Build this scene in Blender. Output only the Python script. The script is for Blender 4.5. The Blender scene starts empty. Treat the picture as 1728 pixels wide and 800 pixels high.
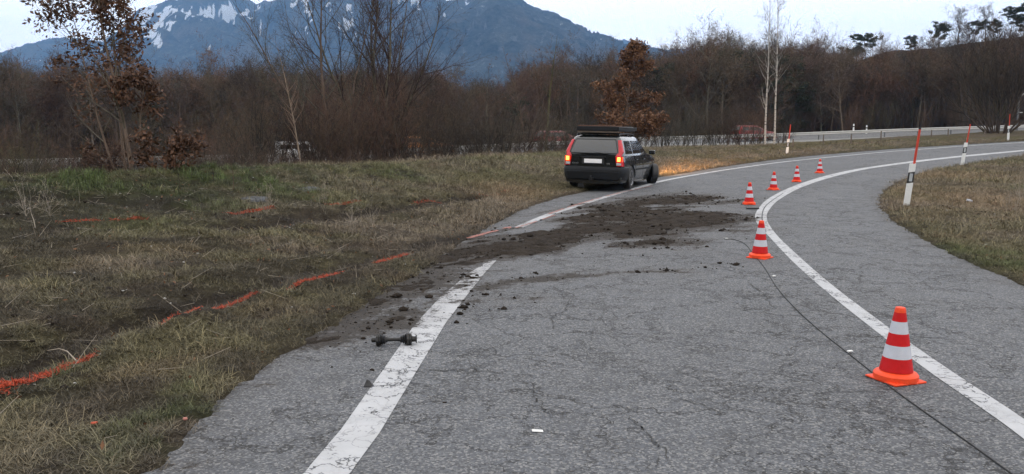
import bpy, math, random
import numpy as np
from mathutils import Vector, Matrix, Euler
C = bpy.context
COL = C.scene.collection
R = math.radians
# ------------------------------------------------------------------ camera, world, sun
F, CX, CY, PITCH, CAMH = 1400.0, 864.0, 400.0, math.atan(175 / 1400), 1.65
cam = bpy.data.objects.new('camera', bpy.data.cameras.new('camera'))
COL.objects.link(cam); C.scene.camera = cam
cam.location = (0, 0, CAMH); cam.rotation_euler = (math.pi / 2 - PITCH, 0, 0)
cam.data.sensor_width = 36; cam.data.lens = F / 1728 * 36
cam.data.clip_start = 0.1; cam.data.clip_end = 20000
SUN_EL, SUN_AZ = R(34), R(150)        # azimuth clockwise from +Y
w = bpy.data.worlds.new("World"); C.scene.world = w; w.use_nodes = True
wn = w.node_tree; bg = wn.nodes['Background']
sky = wn.nodes.new('ShaderNodeTexSky'); sky.sky_type = 'NISHITA'; sky.sun_disc = False
sky.sun_elevation = SUN_EL; sky.sun_rotation = SUN_AZ; sky.dust_density = 2.0
mx = wn.nodes.new('ShaderNodeMix'); mx.data_type = 'RGBA'
mx.inputs[0].default_value = 0.92                      # high overcast veil over the blue
mx.inputs[7].default_value = (13.5, 12.9, 12.3, 1)
wn.links.new(sky.outputs[0], mx.inputs[6]); wn.links.new(mx.outputs[2], bg.inputs[0])
bg.inputs[1].default_value = 0.15
sl = bpy.data.lights.new('sun', 'SUN'); sl.energy = 0.5; sl.angle = R(20); sl.color = (1, .94, .86)
so = bpy.data.objects.new('sun', sl); COL.objects.link(so)
d = Vector((math.sin(SUN_AZ) * math.cos(SUN_EL), math.cos(SUN_AZ) * math.cos(SUN_EL), math.sin(SUN_EL)))
so.rotation_euler = d.to_track_quat('Z', 'Y').to_euler()
vs = C.scene.view_settings; vs.view_transform = 'Standard'; vs.look = 'None'; vs.exposure = 0; vs.gamma = 1
C.scene.cycles.volume_bounces = 1
C.scene.cycles.max_bounces = 6
# ------------------------------------------------------------------ numeric helpers
def sstep(a, b, x):
    t = np.clip((x - a) / (b - a), 0, 1); return t * t * (3 - 2 * t)
def _h(i, j, s):
    n = (i * 374761393 + j * 668265263 + s * 1442695041) & 0xffffffff
    n = ((n ^ (n >> 13)) * 1274126177) & 0xffffffff
    n = n ^ (n >> 16)
    return (n & 0xffff) / 65535.0
def vn(x, y, s=0):
    x = np.asarray(x, float); y = np.asarray(y, float)
    i = np.floor(x).astype(np.int64); j = np.floor(y).astype(np.int64)
    fx = x - i; fy = y - j; fx = fx * fx * (3 - 2 * fx); fy = fy * fy * (3 - 2 * fy)
    a = _h(i, j, s); b = _h(i + 1, j, s); c = _h(i, j + 1, s); e = _h(i + 1, j + 1, s)
    return (a + (b - a) * fx) * (1 - fy) + (c + (e - c) * fx) * fy
def fbm(x, y, s=0, o=4):
    t = 0; a = .5; n = 0
    for k in range(o):
        t = t + a * vn(x * 2 ** k + 17.3 * k, y * 2 ** k - 9.1 * k, s + k); n += a; a *= .5
    return t / n            # 0..1
def seg_dist(x, y, pl):
    """distance to a polyline and parameter along it"""
    best = np.full(np.shape(x), 1e9); par = np.zeros(np.shape(x)); L = 0
    for (x0, y0), (x1, y1) in zip(pl[:-1], pl[1:]):
        dx, dy = x1 - x0, y1 - y0; l2 = dx * dx + dy * dy + 1e-12
        t = np.clip(((x - x0) * dx + (y - y0) * dy) / l2, 0, 1)
        dd = np.hypot(x - x0 - t * dx, y - y0 - t * dy)
        m = dd < best; best = np.where(m, dd, best); par = np.where(m, L + t * math.sqrt(l2), par)
        L += math.sqrt(l2)
    return best, par
def poly_sd(x, y, pl):
    """signed distance to a polygon, negative inside"""
    dd, _ = seg_dist(x, y, list(pl) + [pl[0]])
    ins = np.zeros(np.shape(x), bool); n = len(pl)
    for k in range(n):
        x0, y0 = pl[k]; x1, y1 = pl[(k + 1) % n]
        if y0 == y1: continue
        c = ((y0 > y) != (y1 > y)) & (x < (x1 - x0) * (y - y0) / (y1 - y0) + x0)
        ins ^= c
    return np.where(ins, -dd, dd)
# base surface of the carriageway (banked up to the right and back)
def mslope(x): return .29 + .04 * np.clip(x, -30, 90)
def H(x, y):
    g = np.clip((y - 14) / 50, -.02, 1.0); g = np.where(g > 0, g, 0)
    return mslope(x) * g
cp, sp = math.cos(PITCH), math.sin(PITCH)
def ray(px, py):
    dx, dy = (px - CX) / F, -(py - CY) / F
    return np.array([dx, cp + dy * sp, -sp + dy * cp])
def at(px, py, dmax=120):
    """the point of the carriageway surface seen at photo pixel px, py"""
    r = ray(px, py); t0 = 1.0
    ts = np.arange(2.0, dmax, .05)
    P = r[None, :] * ts[:, None]; z = P[:, 2] + CAMH - H(P[:, 0], P[:, 1])
    k = np.argmax(z < 0) if (z < 0).any() else len(ts) - 1
    if k == 0: k = 1
    t = ts[k - 1] + (ts[k] - ts[k - 1]) * (z[k - 1] / (z[k - 1] - z[k] + 1e-9))
    p = r * t
    return (float(p[0]), float(p[1]))
def atl(pts): return [at(*p) for p in pts]
def smooth_pl(pl, n=8):
    """Catmull-Rom through the points"""
    P = [np.array(p, float) for p in pl]; P = [2 * P[0] - P[1]] + P + [2 * P[-1] - P[-2]]; out = []
    for i in range(1, len(P) - 2):
        for k in range(n):
            t = k / n
            out.append(.5 * ((2 * P[i]) + (-P[i - 1] + P[i + 1]) * t + (2 * P[i - 1] - 5 * P[i] + 4 * P[i + 1] - P[i + 2]) * t * t
                             + (-P[i - 1] + 3 * P[i] - 3 * P[i + 1] + P[i + 2]) * t ** 3))
    out.append(P[-2]); return [tuple(map(float, p)) for p in out]
# road outline
LEFT = [(-2.6, -3.0), (-2.35, 2.0)] + atl([(235, 800), (335, 710), (420, 642), (490, 592), (570, 543), (650, 492), (705, 462), (760, 422), (808, 392), (880, 355), (950, 332), (1010, 319),
        (1090, 303), (1150, 293), (1225, 281), (1330, 267), (1450, 256), (1560, 248), (1728, 238)])
LEFT = smooth_pl(LEFT, 5)
lx, ly = LEFT[-1]; LEFT += [(lx + 20, ly + 5), (lx + 45, ly + 8)]
RIGHT = atl([(1900, 560), (1728, 482), (1640, 446), (1560, 405), (1505, 370), (1484, 345), (1492, 322), (1520, 304), (1565, 289), (1620, 279), (1728, 262)])
RIGHT = smooth_pl(RIGHT, 6)
rx, ry = RIGHT[-1]; RIGHT = [(40, -3), (14, 3.5)] + RIGHT + [(rx + 20, ry + 6), (rx + 50, ry + 10)]
ROADP = LEFT + RIGHT[::-1]
# ------------------------------------------------------------------ motorway (a banked curve beyond the meadow)
MW = [(-110, 30), (-60, 45), (-16, 60), (12.6, 76), (25, 82), (45, 88), (90, 96), (150, 102)]
MW = smooth_pl(MW, 6)
MZX = [-110, -60, -16, 12.6, 25, 45, 90, 150]; MZ = [-1.2, -1.2, -.62, .50, .78, 1.45, 2.7, 3.6]
def mwz(x): return np.interp(x, MZX, MZ)
MWX = np.array([p[0] for p in MW]); MWY = np.array([p[1] for p in MW])
# ------------------------------------------------------------------ relief of everything that is not road
_cr = [(-200, 13.0, .80), (0, 14.0, .88), (400, 17.5, .86), (600, 22, .78), (800, 30, .72), (900, 38, .66), (1000, 48, .62), (1090, 58, .62)]   # crest of the verge bank: column, distance, height
CREST = [((a - CX) / F * D_, D_) for a, D_, _ in _cr]; CREST = [(-30, 11.5), (-16, 12.2)] + CREST + [(20, 66), (40, 78)]
CRX = [p[0] for p in CREST]; CRY = [p[1] for p in CREST]; CRZ = [.8, .8] + [q[2] for q in _cr] + [.5, .6]
def bank(x, y, sdr):
    yc = np.interp(x, CRX, CRY); zc = np.interp(x, CRX, CRZ); dc, _ = seg_dist(x, y, CREST)
    base = H(x, y); sd_ = np.maximum(sdr - .25, 0); tt = np.clip(sd_ / (sd_ + dc + 1e-6), 0, 1)
    fl = 1 - sstep(7, 14, x)
    zin = base + np.maximum(zc - base, .0) * (tt ** 1.25) * fl
    drop = sstep(0, 6.5, dc)
    low = base - .55
    zout = np.maximum(zc, base) * (1 - drop) + low * drop
    zout = base * (1 - fl) + zout * fl
    return np.where((y > yc) & (sdr > 0), np.where(sdr > 0, zout, base), np.where(sdr > 0, zin, base))
def atb(px, py, dmax=70):
    """the point of the grass bank seen at photo pixel px, py"""
    rr = ray(px, py); ts = np.arange(3.0, dmax, .04); P = rr[None, :] * ts[:, None]
    sd_ = poly_sd(P[:, 0], P[:, 1], ROADP); z = P[:, 2] + CAMH - bank(P[:, 0], P[:, 1], sd_)
    k = int(np.argmax(z < 0)) if (z < 0).any() else int(np.argmin(np.where(ts > 3, z, 9)))
    p = rr * ts[k]; return (float(p[0]), float(p[1]))
def atbl(pts): return [atb(*p) for p in pts]
RUTS = [atbl(p) for p in ([(400, 396), (470, 382), (540, 374), (640, 356), (730, 346), (800, 336)],
                         [(330, 387), (420, 384), (490, 371), (560, 366)],
                         [(0, 640), (70, 608), (150, 580), (240, 558), (330, 530), (420, 500), (500, 470), (590, 452), (680, 430), (790, 402)],
                         [(230, 560), (330, 515), (430, 492)], [(0, 348), (90, 338), (200, 345), (290, 355)])]
# hill and mountains: profiles in photo pixels
HPX = [-700, -200, 0, 200, 300, 420, 600, 760, 800, 860, 900, 1000, 1100, 1150, 1200, 1250, 1300, 1400, 1450, 1500, 1560, 1620, 1680, 1728, 1900, 2600]
HPY = [218, 218, 220, 220, 216, 214, 220, 226, 226, 212, 194, 184, 180, 160, 139, 150, 158, 142, 110, 94, 87, 79, 68, 60, 40, 30]
def elev_of(px, py):
    r = ray(px, py); return r[2] / math.hypot(r[0], r[1]), math.atan2(r[0], r[1])
_e = [elev_of(a, b) for a, b in zip(HPX, HPY)]
H_AZ = np.array([e[1] for e in _e]); H_TAN = np.array([e[0] for e in _e])
def hill(x, y):
    r = np.hypot(x, y); az = np.arctan2(x, y)
    R1 = 235.0
    top = np.interp(az, H_AZ, H_TAN) * R1 + CAMH
    r0 = 118.0
    t = np.clip((r - r0) / (R1 - r0), 0, 1)
    up = t ** 1.15
    down = 1 - .5 * sstep(R1, R1 + 150, r)
    return top * up * down * np.where(t > 0, 1, 0)
def edge_noise(x, y):
    return (fbm(x * 3, y * 3, 5, 3) - .5) * .16 + (fbm(x * 14, y * 14, 9, 2) - .5) * .08
def G(x, y, fine=True, sdr=None):
    if sdr is None: sdr = poly_sd(x, y, ROADP)
    base = H(x, y)
    s = sdr + edge_noise(x, y)
    out = sstep(0.0, 1.2, s)
    z = bank(x, y, sdr) + np.clip(s * .25, -.05, .035)
    b = (fbm(x * .8, y * .8, 21, 3) - .5) * .16 + (fbm(x * 5, y * 5, 31, 3) - .5) * .05
    if fine: b = b + (fbm(x * 18, y * 18, 41, 2) - .5) * .03
    z = z + b * out
    for rt in RUTS:
        dd, _ = seg_dist(x, y, rt); wv = .16 + .2 * vn(x * 1.2, y * 1.2, 77)
        z = z - .07 * np.exp(-(dd / wv) ** 2) * out + .04 * np.exp(-((dd - wv * 2) / .15) ** 2) * out * fbm(x * 4, y * 4, 7, 2)
    ym = np.interp(x, MWX, MWY)           # motorway embankment
    dm = ym - y
    emb = np.maximum(sstep(9, 1.5, dm), sstep(24, 4, dm) * sstep(1, 6, sdr) * sstep(8, 20, x))
    z = z * (1 - emb) + (mwz(x) - .42 * sstep(-.1, -.6, -dm) - .06 + np.where(y > ym, np.clip(y - ym, 0, 14) * .02, 0)) * emb
    beyond = sstep(12, 26, y - ym)
    z = z * (1 - beyond) + (np.minimum(mwz(x), 1.4) - .6) * beyond
    z = z + hill(x, y)
    return z
# ------------------------------------------------------------------ mesh helpers
def tag(o, label=None, cat=None, group=None, kind=None):
    if label: o['label'] = label
    if cat: o['category'] = cat
    if group: o['group'] = group
    if kind: o['kind'] = kind
    return o
def empty(name, loc=(0, 0, 0), rz=0):
    o = bpy.data.objects.new(name, None); COL.objects.link(o); o.location = loc; o.rotation_euler = (0, 0, rz)
    o.empty_display_size = .1
    return o
def npmesh(name, V, Fc, mats=None, cols=None, midx=None, smooth=False, attrs=None):
    """V (n,3); Fc list of int arrays (m,3) or (m,4)"""
    me = bpy.data.meshes.new(name); V = np.asarray(V, np.float32)
    Fc = [np.asarray(f, np.int32) for f in Fc if len(f)]
    loops = np.concatenate([f.ravel() for f in Fc]); cnt = np.concatenate([np.full(len(f), f.shape[1], np.int32) for f in Fc])
    st = np.concatenate([[0], np.cumsum(cnt)[:-1]]).astype(np.int32)
    me.vertices.add(len(V)); me.vertices.foreach_set('co', V.ravel())
    me.loops.add(len(loops)); me.loops.foreach_set('vertex_index', loops)
    me.polygons.add(len(cnt)); me.polygons.foreach_set('loop_start', st)
    try: me.polygons.foreach_set('loop_total', cnt)
    except Exception: pass
    if midx is not None: me.polygons.foreach_set('material_index', np.asarray(midx, np.int32))
    me.update(calc_edges=True); me.validate()
    if smooth: me.polygons.foreach_set('use_smooth', np.ones(len(me.polygons), bool))
    if cols is not None:
        a = me.color_attributes.new('col', 'FLOAT_COLOR', 'POINT'); c4 = np.ones((len(V), 4), np.float32); c4[:, :3] = cols
        a.data.foreach_set('color', c4.ravel())
    for k, v in (attrs or {}).items():
        a = me.attributes.new(k, 'FLOAT', 'POINT'); a.data.foreach_set('value', np.asarray(v, np.float32))
    for m in (mats or []): me.materials.append(m)
    return me
def link(name, me, parent=None, loc=None, rot=None):
    o = bpy.data.objects.new(name, me); COL.objects.link(o)
    if parent is not None: o.parent = parent
    if loc is not None: o.location = loc
    if rot is not None: o.rotation_euler = rot
    return o
class MB:
    """collects solids, one mesh out"""
    def __init__(s): s.v = []; s.f = []
    def add(s, vs, fs):
        b = len(s.v); s.v += [tuple(v) for v in vs]; s.f += [tuple(i + b for i in f) for f in fs]; return s
    def box(s, c, d, rot=None, taper=1.0):
        vs = []
        for z in (-1, 1):
            k = taper if z > 0 else 1
            for x, y in ((-1, -1), (1, -1), (1, 1), (-1, 1)):
                v = Vector((x * d[0] / 2 * k, y * d[1] / 2 * k, z * d[2] / 2))
                if rot: v = rot @ v
                vs.append(v + Vector(c))
        return s.add(vs, [(3, 2, 1, 0), (4, 5, 6, 7), (0, 1, 5, 4), (1, 2, 6, 5), (2, 3, 7, 6), (3, 0, 4, 7)])
    def rings(s, rings, cap=True, closed=False):
        n = len(rings[0]); b = len(s.v)
        for r in rings: s.v += [tuple(v) for v in r]
        m = len(rings)
        for i in range(m - 1 if not closed else m):
            for k in range(n):
                a, c = b + i * n, b + ((i + 1) % m) * n
                s.f.append((a + k, a + (k + 1) % n, c + (k + 1) % n, c + k))
        if cap and not closed:
            s.f.append(tuple(b + k for k in range(n))[::-1]); s.f.append(tuple(b + (m - 1) * n + k for k in range(n)))
        return s
    def lathe(s, prof, n=24, M=None):
        rr = []
        for r, z in prof:
            ring = [Vector((r * math.cos(2 * math.pi * k / n), r * math.sin(2 * math.pi * k / n), z)) for k in range(n)]
            if M: ring = [M @ v for v in ring]
            rr.append(ring)
        return s.rings(rr)
    def tube(s, pts, r, n=6, r1=None):
        pts = [Vector(p) for p in pts]; rr = []
        for i, p in enumerate(pts):
            t = (pts[min(i + 1, len(pts) - 1)] - pts[max(i - 1, 0)]).normalized()
            u = t.orthogonal().normalized() if i == 0 else (u - t * u.dot(t)).normalized()
            vv = t.cross(u); q = r if r1 is None else r + (r1 - r) * i / max(1, len(pts) - 1)
            rr.append([p + (u * math.cos(2 * math.pi * k / n) + vv * math.sin(2 * math.pi * k / n)) * q for k in range(n)])
        return s.rings(rr)
    def mesh(s, name, mat, smooth=False, bevel=0, bseg=2):
        me = bpy.data.meshes.new(name); me.from_pydata(s.v, [], s.f); me.validate()
        import bmesh
        bm = bmesh.new(); bm.from_mesh(me); bmesh.ops.recalc_face_normals(bm, faces=bm.faces)
        if bevel: bmesh.ops.bevel(bm, geom=[e for e in bm.edges if e.is_manifold and e.calc_face_angle(0) > .5], offset=bevel, segments=bseg, affect='EDGES', profile=.5, clamp_overlap=True)
        bm.to_mesh(me); bm.free(); me.materials.append(mat)
        if smooth:
            me.polygons.foreach_set('use_smooth', np.ones(len(me.polygons), bool))
            try: me.set_sharp_from_angle(angle=R(38))
            except Exception: pass
        return me
    def build(s, name, mat, parent=None, loc=None, rot=None, **k): return link(name, s.mesh(name, mat, **k), parent, loc, rot)
def copy_tree(o, parent=None):
    c = o.copy(); COL.objects.link(c); c.parent = parent
    for ch in list(o.children): copy_tree(ch, c)
    return c
# ------------------------------------------------------------------ materials
class NT:
    def __init__(s, name):
        s.m = bpy.data.materials.new(name); s.m.use_nodes = True; s.t = s.m.node_tree; s.b = s.t.nodes['Principled BSDF']
    def n(s, typ, ins=None, **kw):
        nd = s.t.nodes.new('ShaderNode' + typ)
        for k, v in kw.items(): setattr(nd, k, v)
        for k, v in (ins or {}).items():
            if isinstance(v, bpy.types.NodeSocket): s.t.links.new(v, nd.inputs[k])
            else: nd.inputs[k].default_value = v
        return nd
    def math(s, op, a, b=0.0, clamp=False):
        nd = s.n('Math', operation=op, use_clamp=clamp)
        for i, v in enumerate((a, b)):
            if isinstance(v, bpy.types.NodeSocket): s.t.links.new(v, nd.inputs[i])
            else: nd.inputs[i].default_value = v
        return nd.outputs[0]
    def mix(s, f, a, b, blend='MIX'):
        nd = s.n('Mix', data_type='RGBA', blend_type=blend)
        for i, v in ((0, f), (6, a), (7, b)):
            if isinstance(v, bpy.types.NodeSocket): s.t.links.new(v, nd.inputs[i])
            else: nd.inputs[i].default_value = v if i == 0 else tuple(v) + (1,) * (4 - len(v))
        return nd.outputs[2]
    def ramp(s, f, a, b):
        nd = s.n('MapRange', {'Value': f, 'From Min': a, 'From Max': b}, clamp=True); return nd.outputs[0]
    def pos(s): return s.n('NewGeometry').outputs['Position']
    def noise(s, vec, scale, detail=3, rough=.55, out='Fac', dist=0.0):
        return s.n('TexNoise', {'Vector': vec, 'Scale': scale, 'Detail': detail, 'Roughness': rough, 'Distortion': dist}).outputs[out]
    def set(s, **kw):
        for k, v in kw.items():
            k = k.replace('_', ' ')
            if isinstance(v, bpy.types.NodeSocket): s.t.links.new(v, s.b.inputs[k])
            else: s.b.inputs[k].default_value = v if not isinstance(v, tuple) or len(v) == 4 else tuple(v) + (1,)
        return s
    def bump(s, h, strength=.5, dist=.01):
        s.t.links.new(s.n('Bump', {'Height': h, 'Strength': strength, 'Distance': dist}).outputs[0], s.b.inputs['Normal'])
def simple(name, col, rough=.6, var=.25, scale=6.0, metal=0.0, coat=0.0, obj=True, spec=.5):
    """plain paint, plastic or metal with uneven tone and a little grime"""
    t = NT(name); co = t.n('TexCoord').outputs['Object'] if obj else t.pos()
    nz = t.noise(co, scale, 5, .6); nz2 = t.noise(co, scale * 7, 3, .6)
    f = t.math('ADD', t.math('MULTIPLY', nz, .6), t.math('MULTIPLY', nz2, .4))
    c = t.mix(t.ramp(f, .3, .7), tuple(v * (1 - var) for v in col), tuple(min(1, v * (1 + var)) for v in col))
    t.set(Base_Color=c, Metallic=metal, Coat_Weight=coat, Specular_IOR_Level=spec)
    t.t.links.new(t.ramp(nz2, -.4 + (0), 1.2), t.b.inputs['Roughness']) if False else t.set(Roughness=rough)
    return t.m
def emis(name, col, e, strength):
    t = NT(name); t.set(Base_Color=col, Emission_Color=e, Emission_Strength=strength, Roughness=.3)
    return t.m
M = {}
# asphalt
def mat_asphalt(name, a=(.096, .102, .114), dirt=True, white=None):
    t = NT(name); p = t.pos()
    big = t.noise(p, .35, 4, .6); mid = t.noise(p, 2.3, 4, .6)
    stones = t.n('TexVoronoi', {'Vector': p, 'Scale': 85.0}).outputs['Color']
    sep = t.n('SeparateColor', {'Color': stones}).outputs[0]
    fine = t.noise(p, 60, 2, .8)
    f = t.math('ADD', t.math('MULTIPLY', big, .6), t.math('MULTIPLY', mid, .4))
    c = t.mix(t.ramp(f, .35, .65), tuple(v * .80 for v in a), tuple(v * 1.2 for v in a))
    c = t.mix(t.math('MULTIPLY', t.ramp(sep, .62, 1.0), .75), c, (.27, .27, .265))     # light chippings
    c = t.mix(t.math('MULTIPLY', t.ramp(sep, .38, .0), .75), c, (.035, .036, .038))    # bitumen gaps
    c = t.mix(t.math('MULTIPLY', t.ramp(fine, .45, .62), .22), c, (.05, .052, .055))
    # cracks
    wv = t.n('VectorMath', {0: p, 1: t.n('VectorMath', {0: t.noise(p, 2.2, 5, .65, 'Color'), 'Scale': 1.1}, operation='SCALE').outputs[0]}, operation='ADD').outputs[0]
    cr = t.n('TexVoronoi', {'Vector': wv, 'Scale': .75}, feature='DISTANCE_TO_EDGE').outputs[0]
    cr2 = t.n('TexVoronoi', {'Vector': wv, 'Scale': 2.1}, feature='DISTANCE_TO_EDGE').outputs[0]
    reg = t.noise(p, .55, 3, .6)
    k1 = t.math('MULTIPLY', t.ramp(cr, .013, .004), t.ramp(reg, .34, .46))
    k2 = t.math('MULTIPLY', t.ramp(cr2, .026, .006), t.ramp(t.noise(p, .8, 2, .5), .40, .52))
    wv3 = t.n('VectorMath', {0: p, 1: t.n('VectorMath', {0: t.noise(p, 5.5, 5, .7, 'Color'), 'Scale': .42}, operation='SCALE').outputs[0]}, operation='ADD').outputs[0]
    cr4 = t.n('TexVoronoi', {'Vector': wv3, 'Scale': 3.6}, feature='DISTANCE_TO_EDGE').outputs[0]
    k3 = t.math('MULTIPLY', t.ramp(cr4, .028, .006), t.math('MULTIPLY', t.ramp(t.noise(p, .7, 2, .5), .50, .60), .55))
    k = t.math('MAXIMUM', t.math('MAXIMUM', k1, k2), k3)
    c = t.mix(t.math('MULTIPLY', k, t.ramp(t.noise(p, 7, 3, .7), .15, .5)), c, (.026, .026, .027))
    if white:
        wr = t.noise(p, 4.5, 7, .72); ch = t.noise(p, 45, 3, .7)
        wear = t.math('ADD', t.math('MULTIPLY', wr, .7), t.math('MULTIPLY', ch, .3))
        cr3 = t.n('TexVoronoi', {'Vector': wv, 'Scale': 3.2}, feature='DISTANCE_TO_EDGE').outputs[0]
        wm = t.ramp(wear, white, white + .05)
        wm = t.math('SUBTRACT', wm, t.math('MULTIPLY', t.ramp(cr3, .045, .015), t.ramp(t.noise(p, 1.5, 2, .5), .36, .50)), True)
        wm = t.math('MULTIPLY', wm, .93)
        wc = t.mix(t.noise(p, 5, 4, .6), (.36, .37, .385), (.52, .53, .55))
        c = t.mix(wm, c, wc)
    if dirt:
        dt = t.n('Attribute', attribute_name='dirt').outputs['Fac']
        stre = t.n('Mapping', {'Vector': p, 'Rotation': (0, 0, R(-45)), 'Scale': (.35, 2.0, 1)}).outputs[0]
        dn = t.noise(p, 17, 6, .75); dn2 = t.noise(stre, 1.8, 5, .65)
        cov = t.math('ADD', t.math('MULTIPLY', dn, .55), t.math('MULTIPLY', dn2, .45))
        thr = t.math('SUBTRACT', .745, t.math('MULTIPLY', dt, .36))
        sp_ = t.n('MapRange', {'Value': t.math('SUBTRACT', cov, thr), 'From Min': -.01, 'From Max': .035}, clamp=True).outputs[0]
        film = t.math('MULTIPLY', dt, t.ramp(dn2, .2, .75))
        tone = t.mix(t.ramp(t.noise(p, 26, 5, .7), .38, .64), (.010, .008, .0065), (.040, .031, .024))
        c = t.mix(t.math('MULTIPLY', film, .70), c, (.050, .041, .033))
        c = t.mix(t.math('MULTIPLY', t.math('MULTIPLY', sp_, t.ramp(dt, .03, .2)), .95), c, tone)
    t.set(Base_Color=c, Roughness=.82, Specular_IOR_Level=.35)
    hgt = t.math('SUBTRACT', t.math('MULTIPLY', sep, .5), t.math('MULTIPLY', k, 1.5))
    t.bump(hgt, .55, .006)
    return t.m
M['asphalt'] = mat_asphalt('asphalt')
M['line_worn'] = mat_asphalt('worn road paint', white=.385)
M['line'] = mat_asphalt('road paint', white=.30)
M['motorway'] = mat_asphalt('motorway asphalt', a=(.12, .122, .126), dirt=False)
t = NT('soil and turf'); p = t.pos(); vc = t.n('Attribute', attribute_name='col').outputs['Color']
nz = t.noise(p, 28, 5, .75); nz2 = t.noise(p, 5, 4, .6)
c = t.mix(t.ramp(nz, .35, .68), (.45, .42, .40), (1.35, 1.3, 1.2)); c = t.mix(1.0, vc, c, 'MULTIPLY')
c = t.mix(1.0, c, t.mix(t.ramp(nz2, .3, .7), (.75, .75, .75), (1.15, 1.15, 1.15)), 'MULTIPLY')
t.set(Base_Color=c, Roughness=1.0, Specular_IOR_Level=.1); t.bump(nz, .9, .03); M['ground'] = t.m
t = NT('grass blades'); tc = t.n('Attribute', attribute_name='tint', attribute_type='INSTANCER').outputs['Color']
vc = t.n('Attribute', attribute_name='col').outputs['Color']
rnd = t.n('ObjectInfo').outputs['Random']
c = t.mix(1.0, tc, vc, 'MULTIPLY')
c = t.mix(1.0, c, t.mix(rnd, (.6, .6, .6), (1.4, 1.4, 1.4)), 'MULTIPLY')
t.set(Base_Color=c, Roughness=.8, Specular_IOR_Level=.2); M['grass'] = t.m
t = NT('wet mud'); p = t.pos(); nz = t.noise(p, 40, 5, .7); nz2 = t.noise(p, 4, 4, .6)
f = t.math('ADD', t.math('MULTIPLY', nz, .5), t.math('MULTIPLY', nz2, .5))
t.set(Base_Color=t.mix(t.ramp(f, .36, .66), (.013, .0105, .0085), (.052, .041, .032)), Roughness=.95, Specular_IOR_Level=.12); t.bump(nz, 1.0, .03); M['mud'] = t.m
def mat_bark(name, a, b, scale=9):
    t = NT(name); p = t.n('TexCoord').outputs['Object']
    mp = t.n('Mapping', {'Vector': p, 'Scale': (1, 1, .25)}).outputs[0]
    rnd = t.n('ObjectInfo').outputs['Random']
    c = t.mix(t.ramp(t.noise(mp, scale, 4, .7), .35, .65), a, b)
    r2 = t.math('FRACT', t.math('MULTIPLY', rnd, 7.31))
    c = t.mix(1.0, c, t.mix(rnd, (.55, .55, .58), (1.5, 1.42, 1.32)), 'MULTIPLY'); c = t.mix(1.0, c, t.mix(r2, (.88, 1.05, .98), (1.15, .97, .95)), 'MULTIPLY')
    t.set(Base_Color=c, Roughness=.95, Specular_IOR_Level=.15); return t.m
M['bark'] = mat_bark('grey brown bark', (.04, .034, .03), (.12, .10, .085))
M['bark_pale'] = mat_bark('pale bark', (.14, .12, .10), (.26, .23, .19))
M['bark_far'] = mat_bark('lichen bark', (.08, .07, .06), (.14, .12, .10))
M['twig_red'] = mat_bark('red brown twigs', (.064, .045, .036), (.124, .090, .068), 3)
M['twig'] = mat_bark('dull brown twigs', (.052, .042, .037), (.105, .085, .073), 3)
M['twig_olive'] = mat_bark('olive twigs', (.060, .058, .032), (.11, .105, .06), 3)
M['twig_dark'] = mat_bark('dark wood', (.035, .028, .025), (.075, .061, .054), 3)
t = NT('birch bark'); p = t.n('TexCoord').outputs['Object']; mp = t.n('Mapping', {'Vector': p, 'Scale': (3, 3, 9)}).outputs[0]
t.set(Base_Color=t.mix(t.ramp(t.noise(mp, 1.2, 4, .7), .54, .60), (.46, .43, .39), (.05, .04, .035)), Roughness=.9); M['birch'] = t.m
def mat_leaf(name, a, b, sc=1.5):
    t = NT(name); p = t.pos()
    c = t.mix(t.ramp(t.noise(p, sc, 2, .5), .35, .65), a, b)
    c = t.mix(t.math('MULTIPLY', t.ramp(t.noise(p, sc * 9, 1, .5), .5, .7), .6), c, tuple(v * 1.9 for v in b))
    t.set(Base_Color=c, Roughness=.7, Specular_IOR_Level=.3); return t.m
M['leaf_dark'] = mat_leaf('withered leaves', (.058, .030, .018), (.112, .058, .034))
M['leaf_rust'] = mat_leaf('rusty leaves', (.088, .042, .022), (.155, .078, .040))
M['needle'] = mat_leaf('pine needles', (.016, .022, .012), (.036, .045, .022), .8)
M['white'] = simple('white plastic', (.72, .73, .72), .45, .07)
M['black'] = simple('black plastic', (.018, .018, .02), .5, .2)
M['reflector'] = simple('silver reflector', (.42, .45, .47), .25, .1)
M['snow_red'] = simple('red pole paint', (.52, .045, .02), .45, .15)
M['cone_red'] = simple('red reflective foil', (.50, .010, .012), .5, .14, 20, spec=.2)
M['cone_white'] = simple('white reflective foil', (.50, .52, .57), .5, .08, 20, spec=.2)
M['cone_orange'] = simple('orange rubber', (.80, .070, .018), .5, .16, 14, spec=.3)
M['rust'] = simple('oily black steel', (.02, .019, .018), .45, .5, 30, .3)
M['rubber'] = simple('ribbed rubber', (.012, .012, .013), .6, .3, 20)
M['steel'] = simple('galvanised steel', (.40, .40, .385), .6, .15, 2, .0)
M['steel_dark'] = simple('weathered steel post', (.10, .10, .10), .6, .25, 4)
M['concrete'] = simple('pale concrete', (.27, .27, .26), .9, .15, 1.5, obj=False)
M['wood'] = simple('weathered wood', (.13, .105, .085), .9, .35, 9)
M['stick'] = simple('pale dead wood', (.30, .26, .21), .9, .3, 20)
M['stone'] = simple('grey stone', (.045, .05, .058), .9, .35, 6, obj=False)
M['pale_stone'] = simple('pale pebble', (.36, .35, .33), .85, .2, 8)
M['spray'] = simple('orange marking spray', (.42, .055, .018), .7, .35, 30, obj=False)
M['spray_pink'] = simple('faded pink chalk', (.36, .15, .12), .8, .35, 30, obj=False)
M['paint_black'] = simple('black car paint', (.008, .010, .011), .22, .15, 2, .2, 1.0)
M['paint_red'] = simple('red car paint', (.26, .018, .018), .3, .1, 2, .0, .6)
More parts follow.
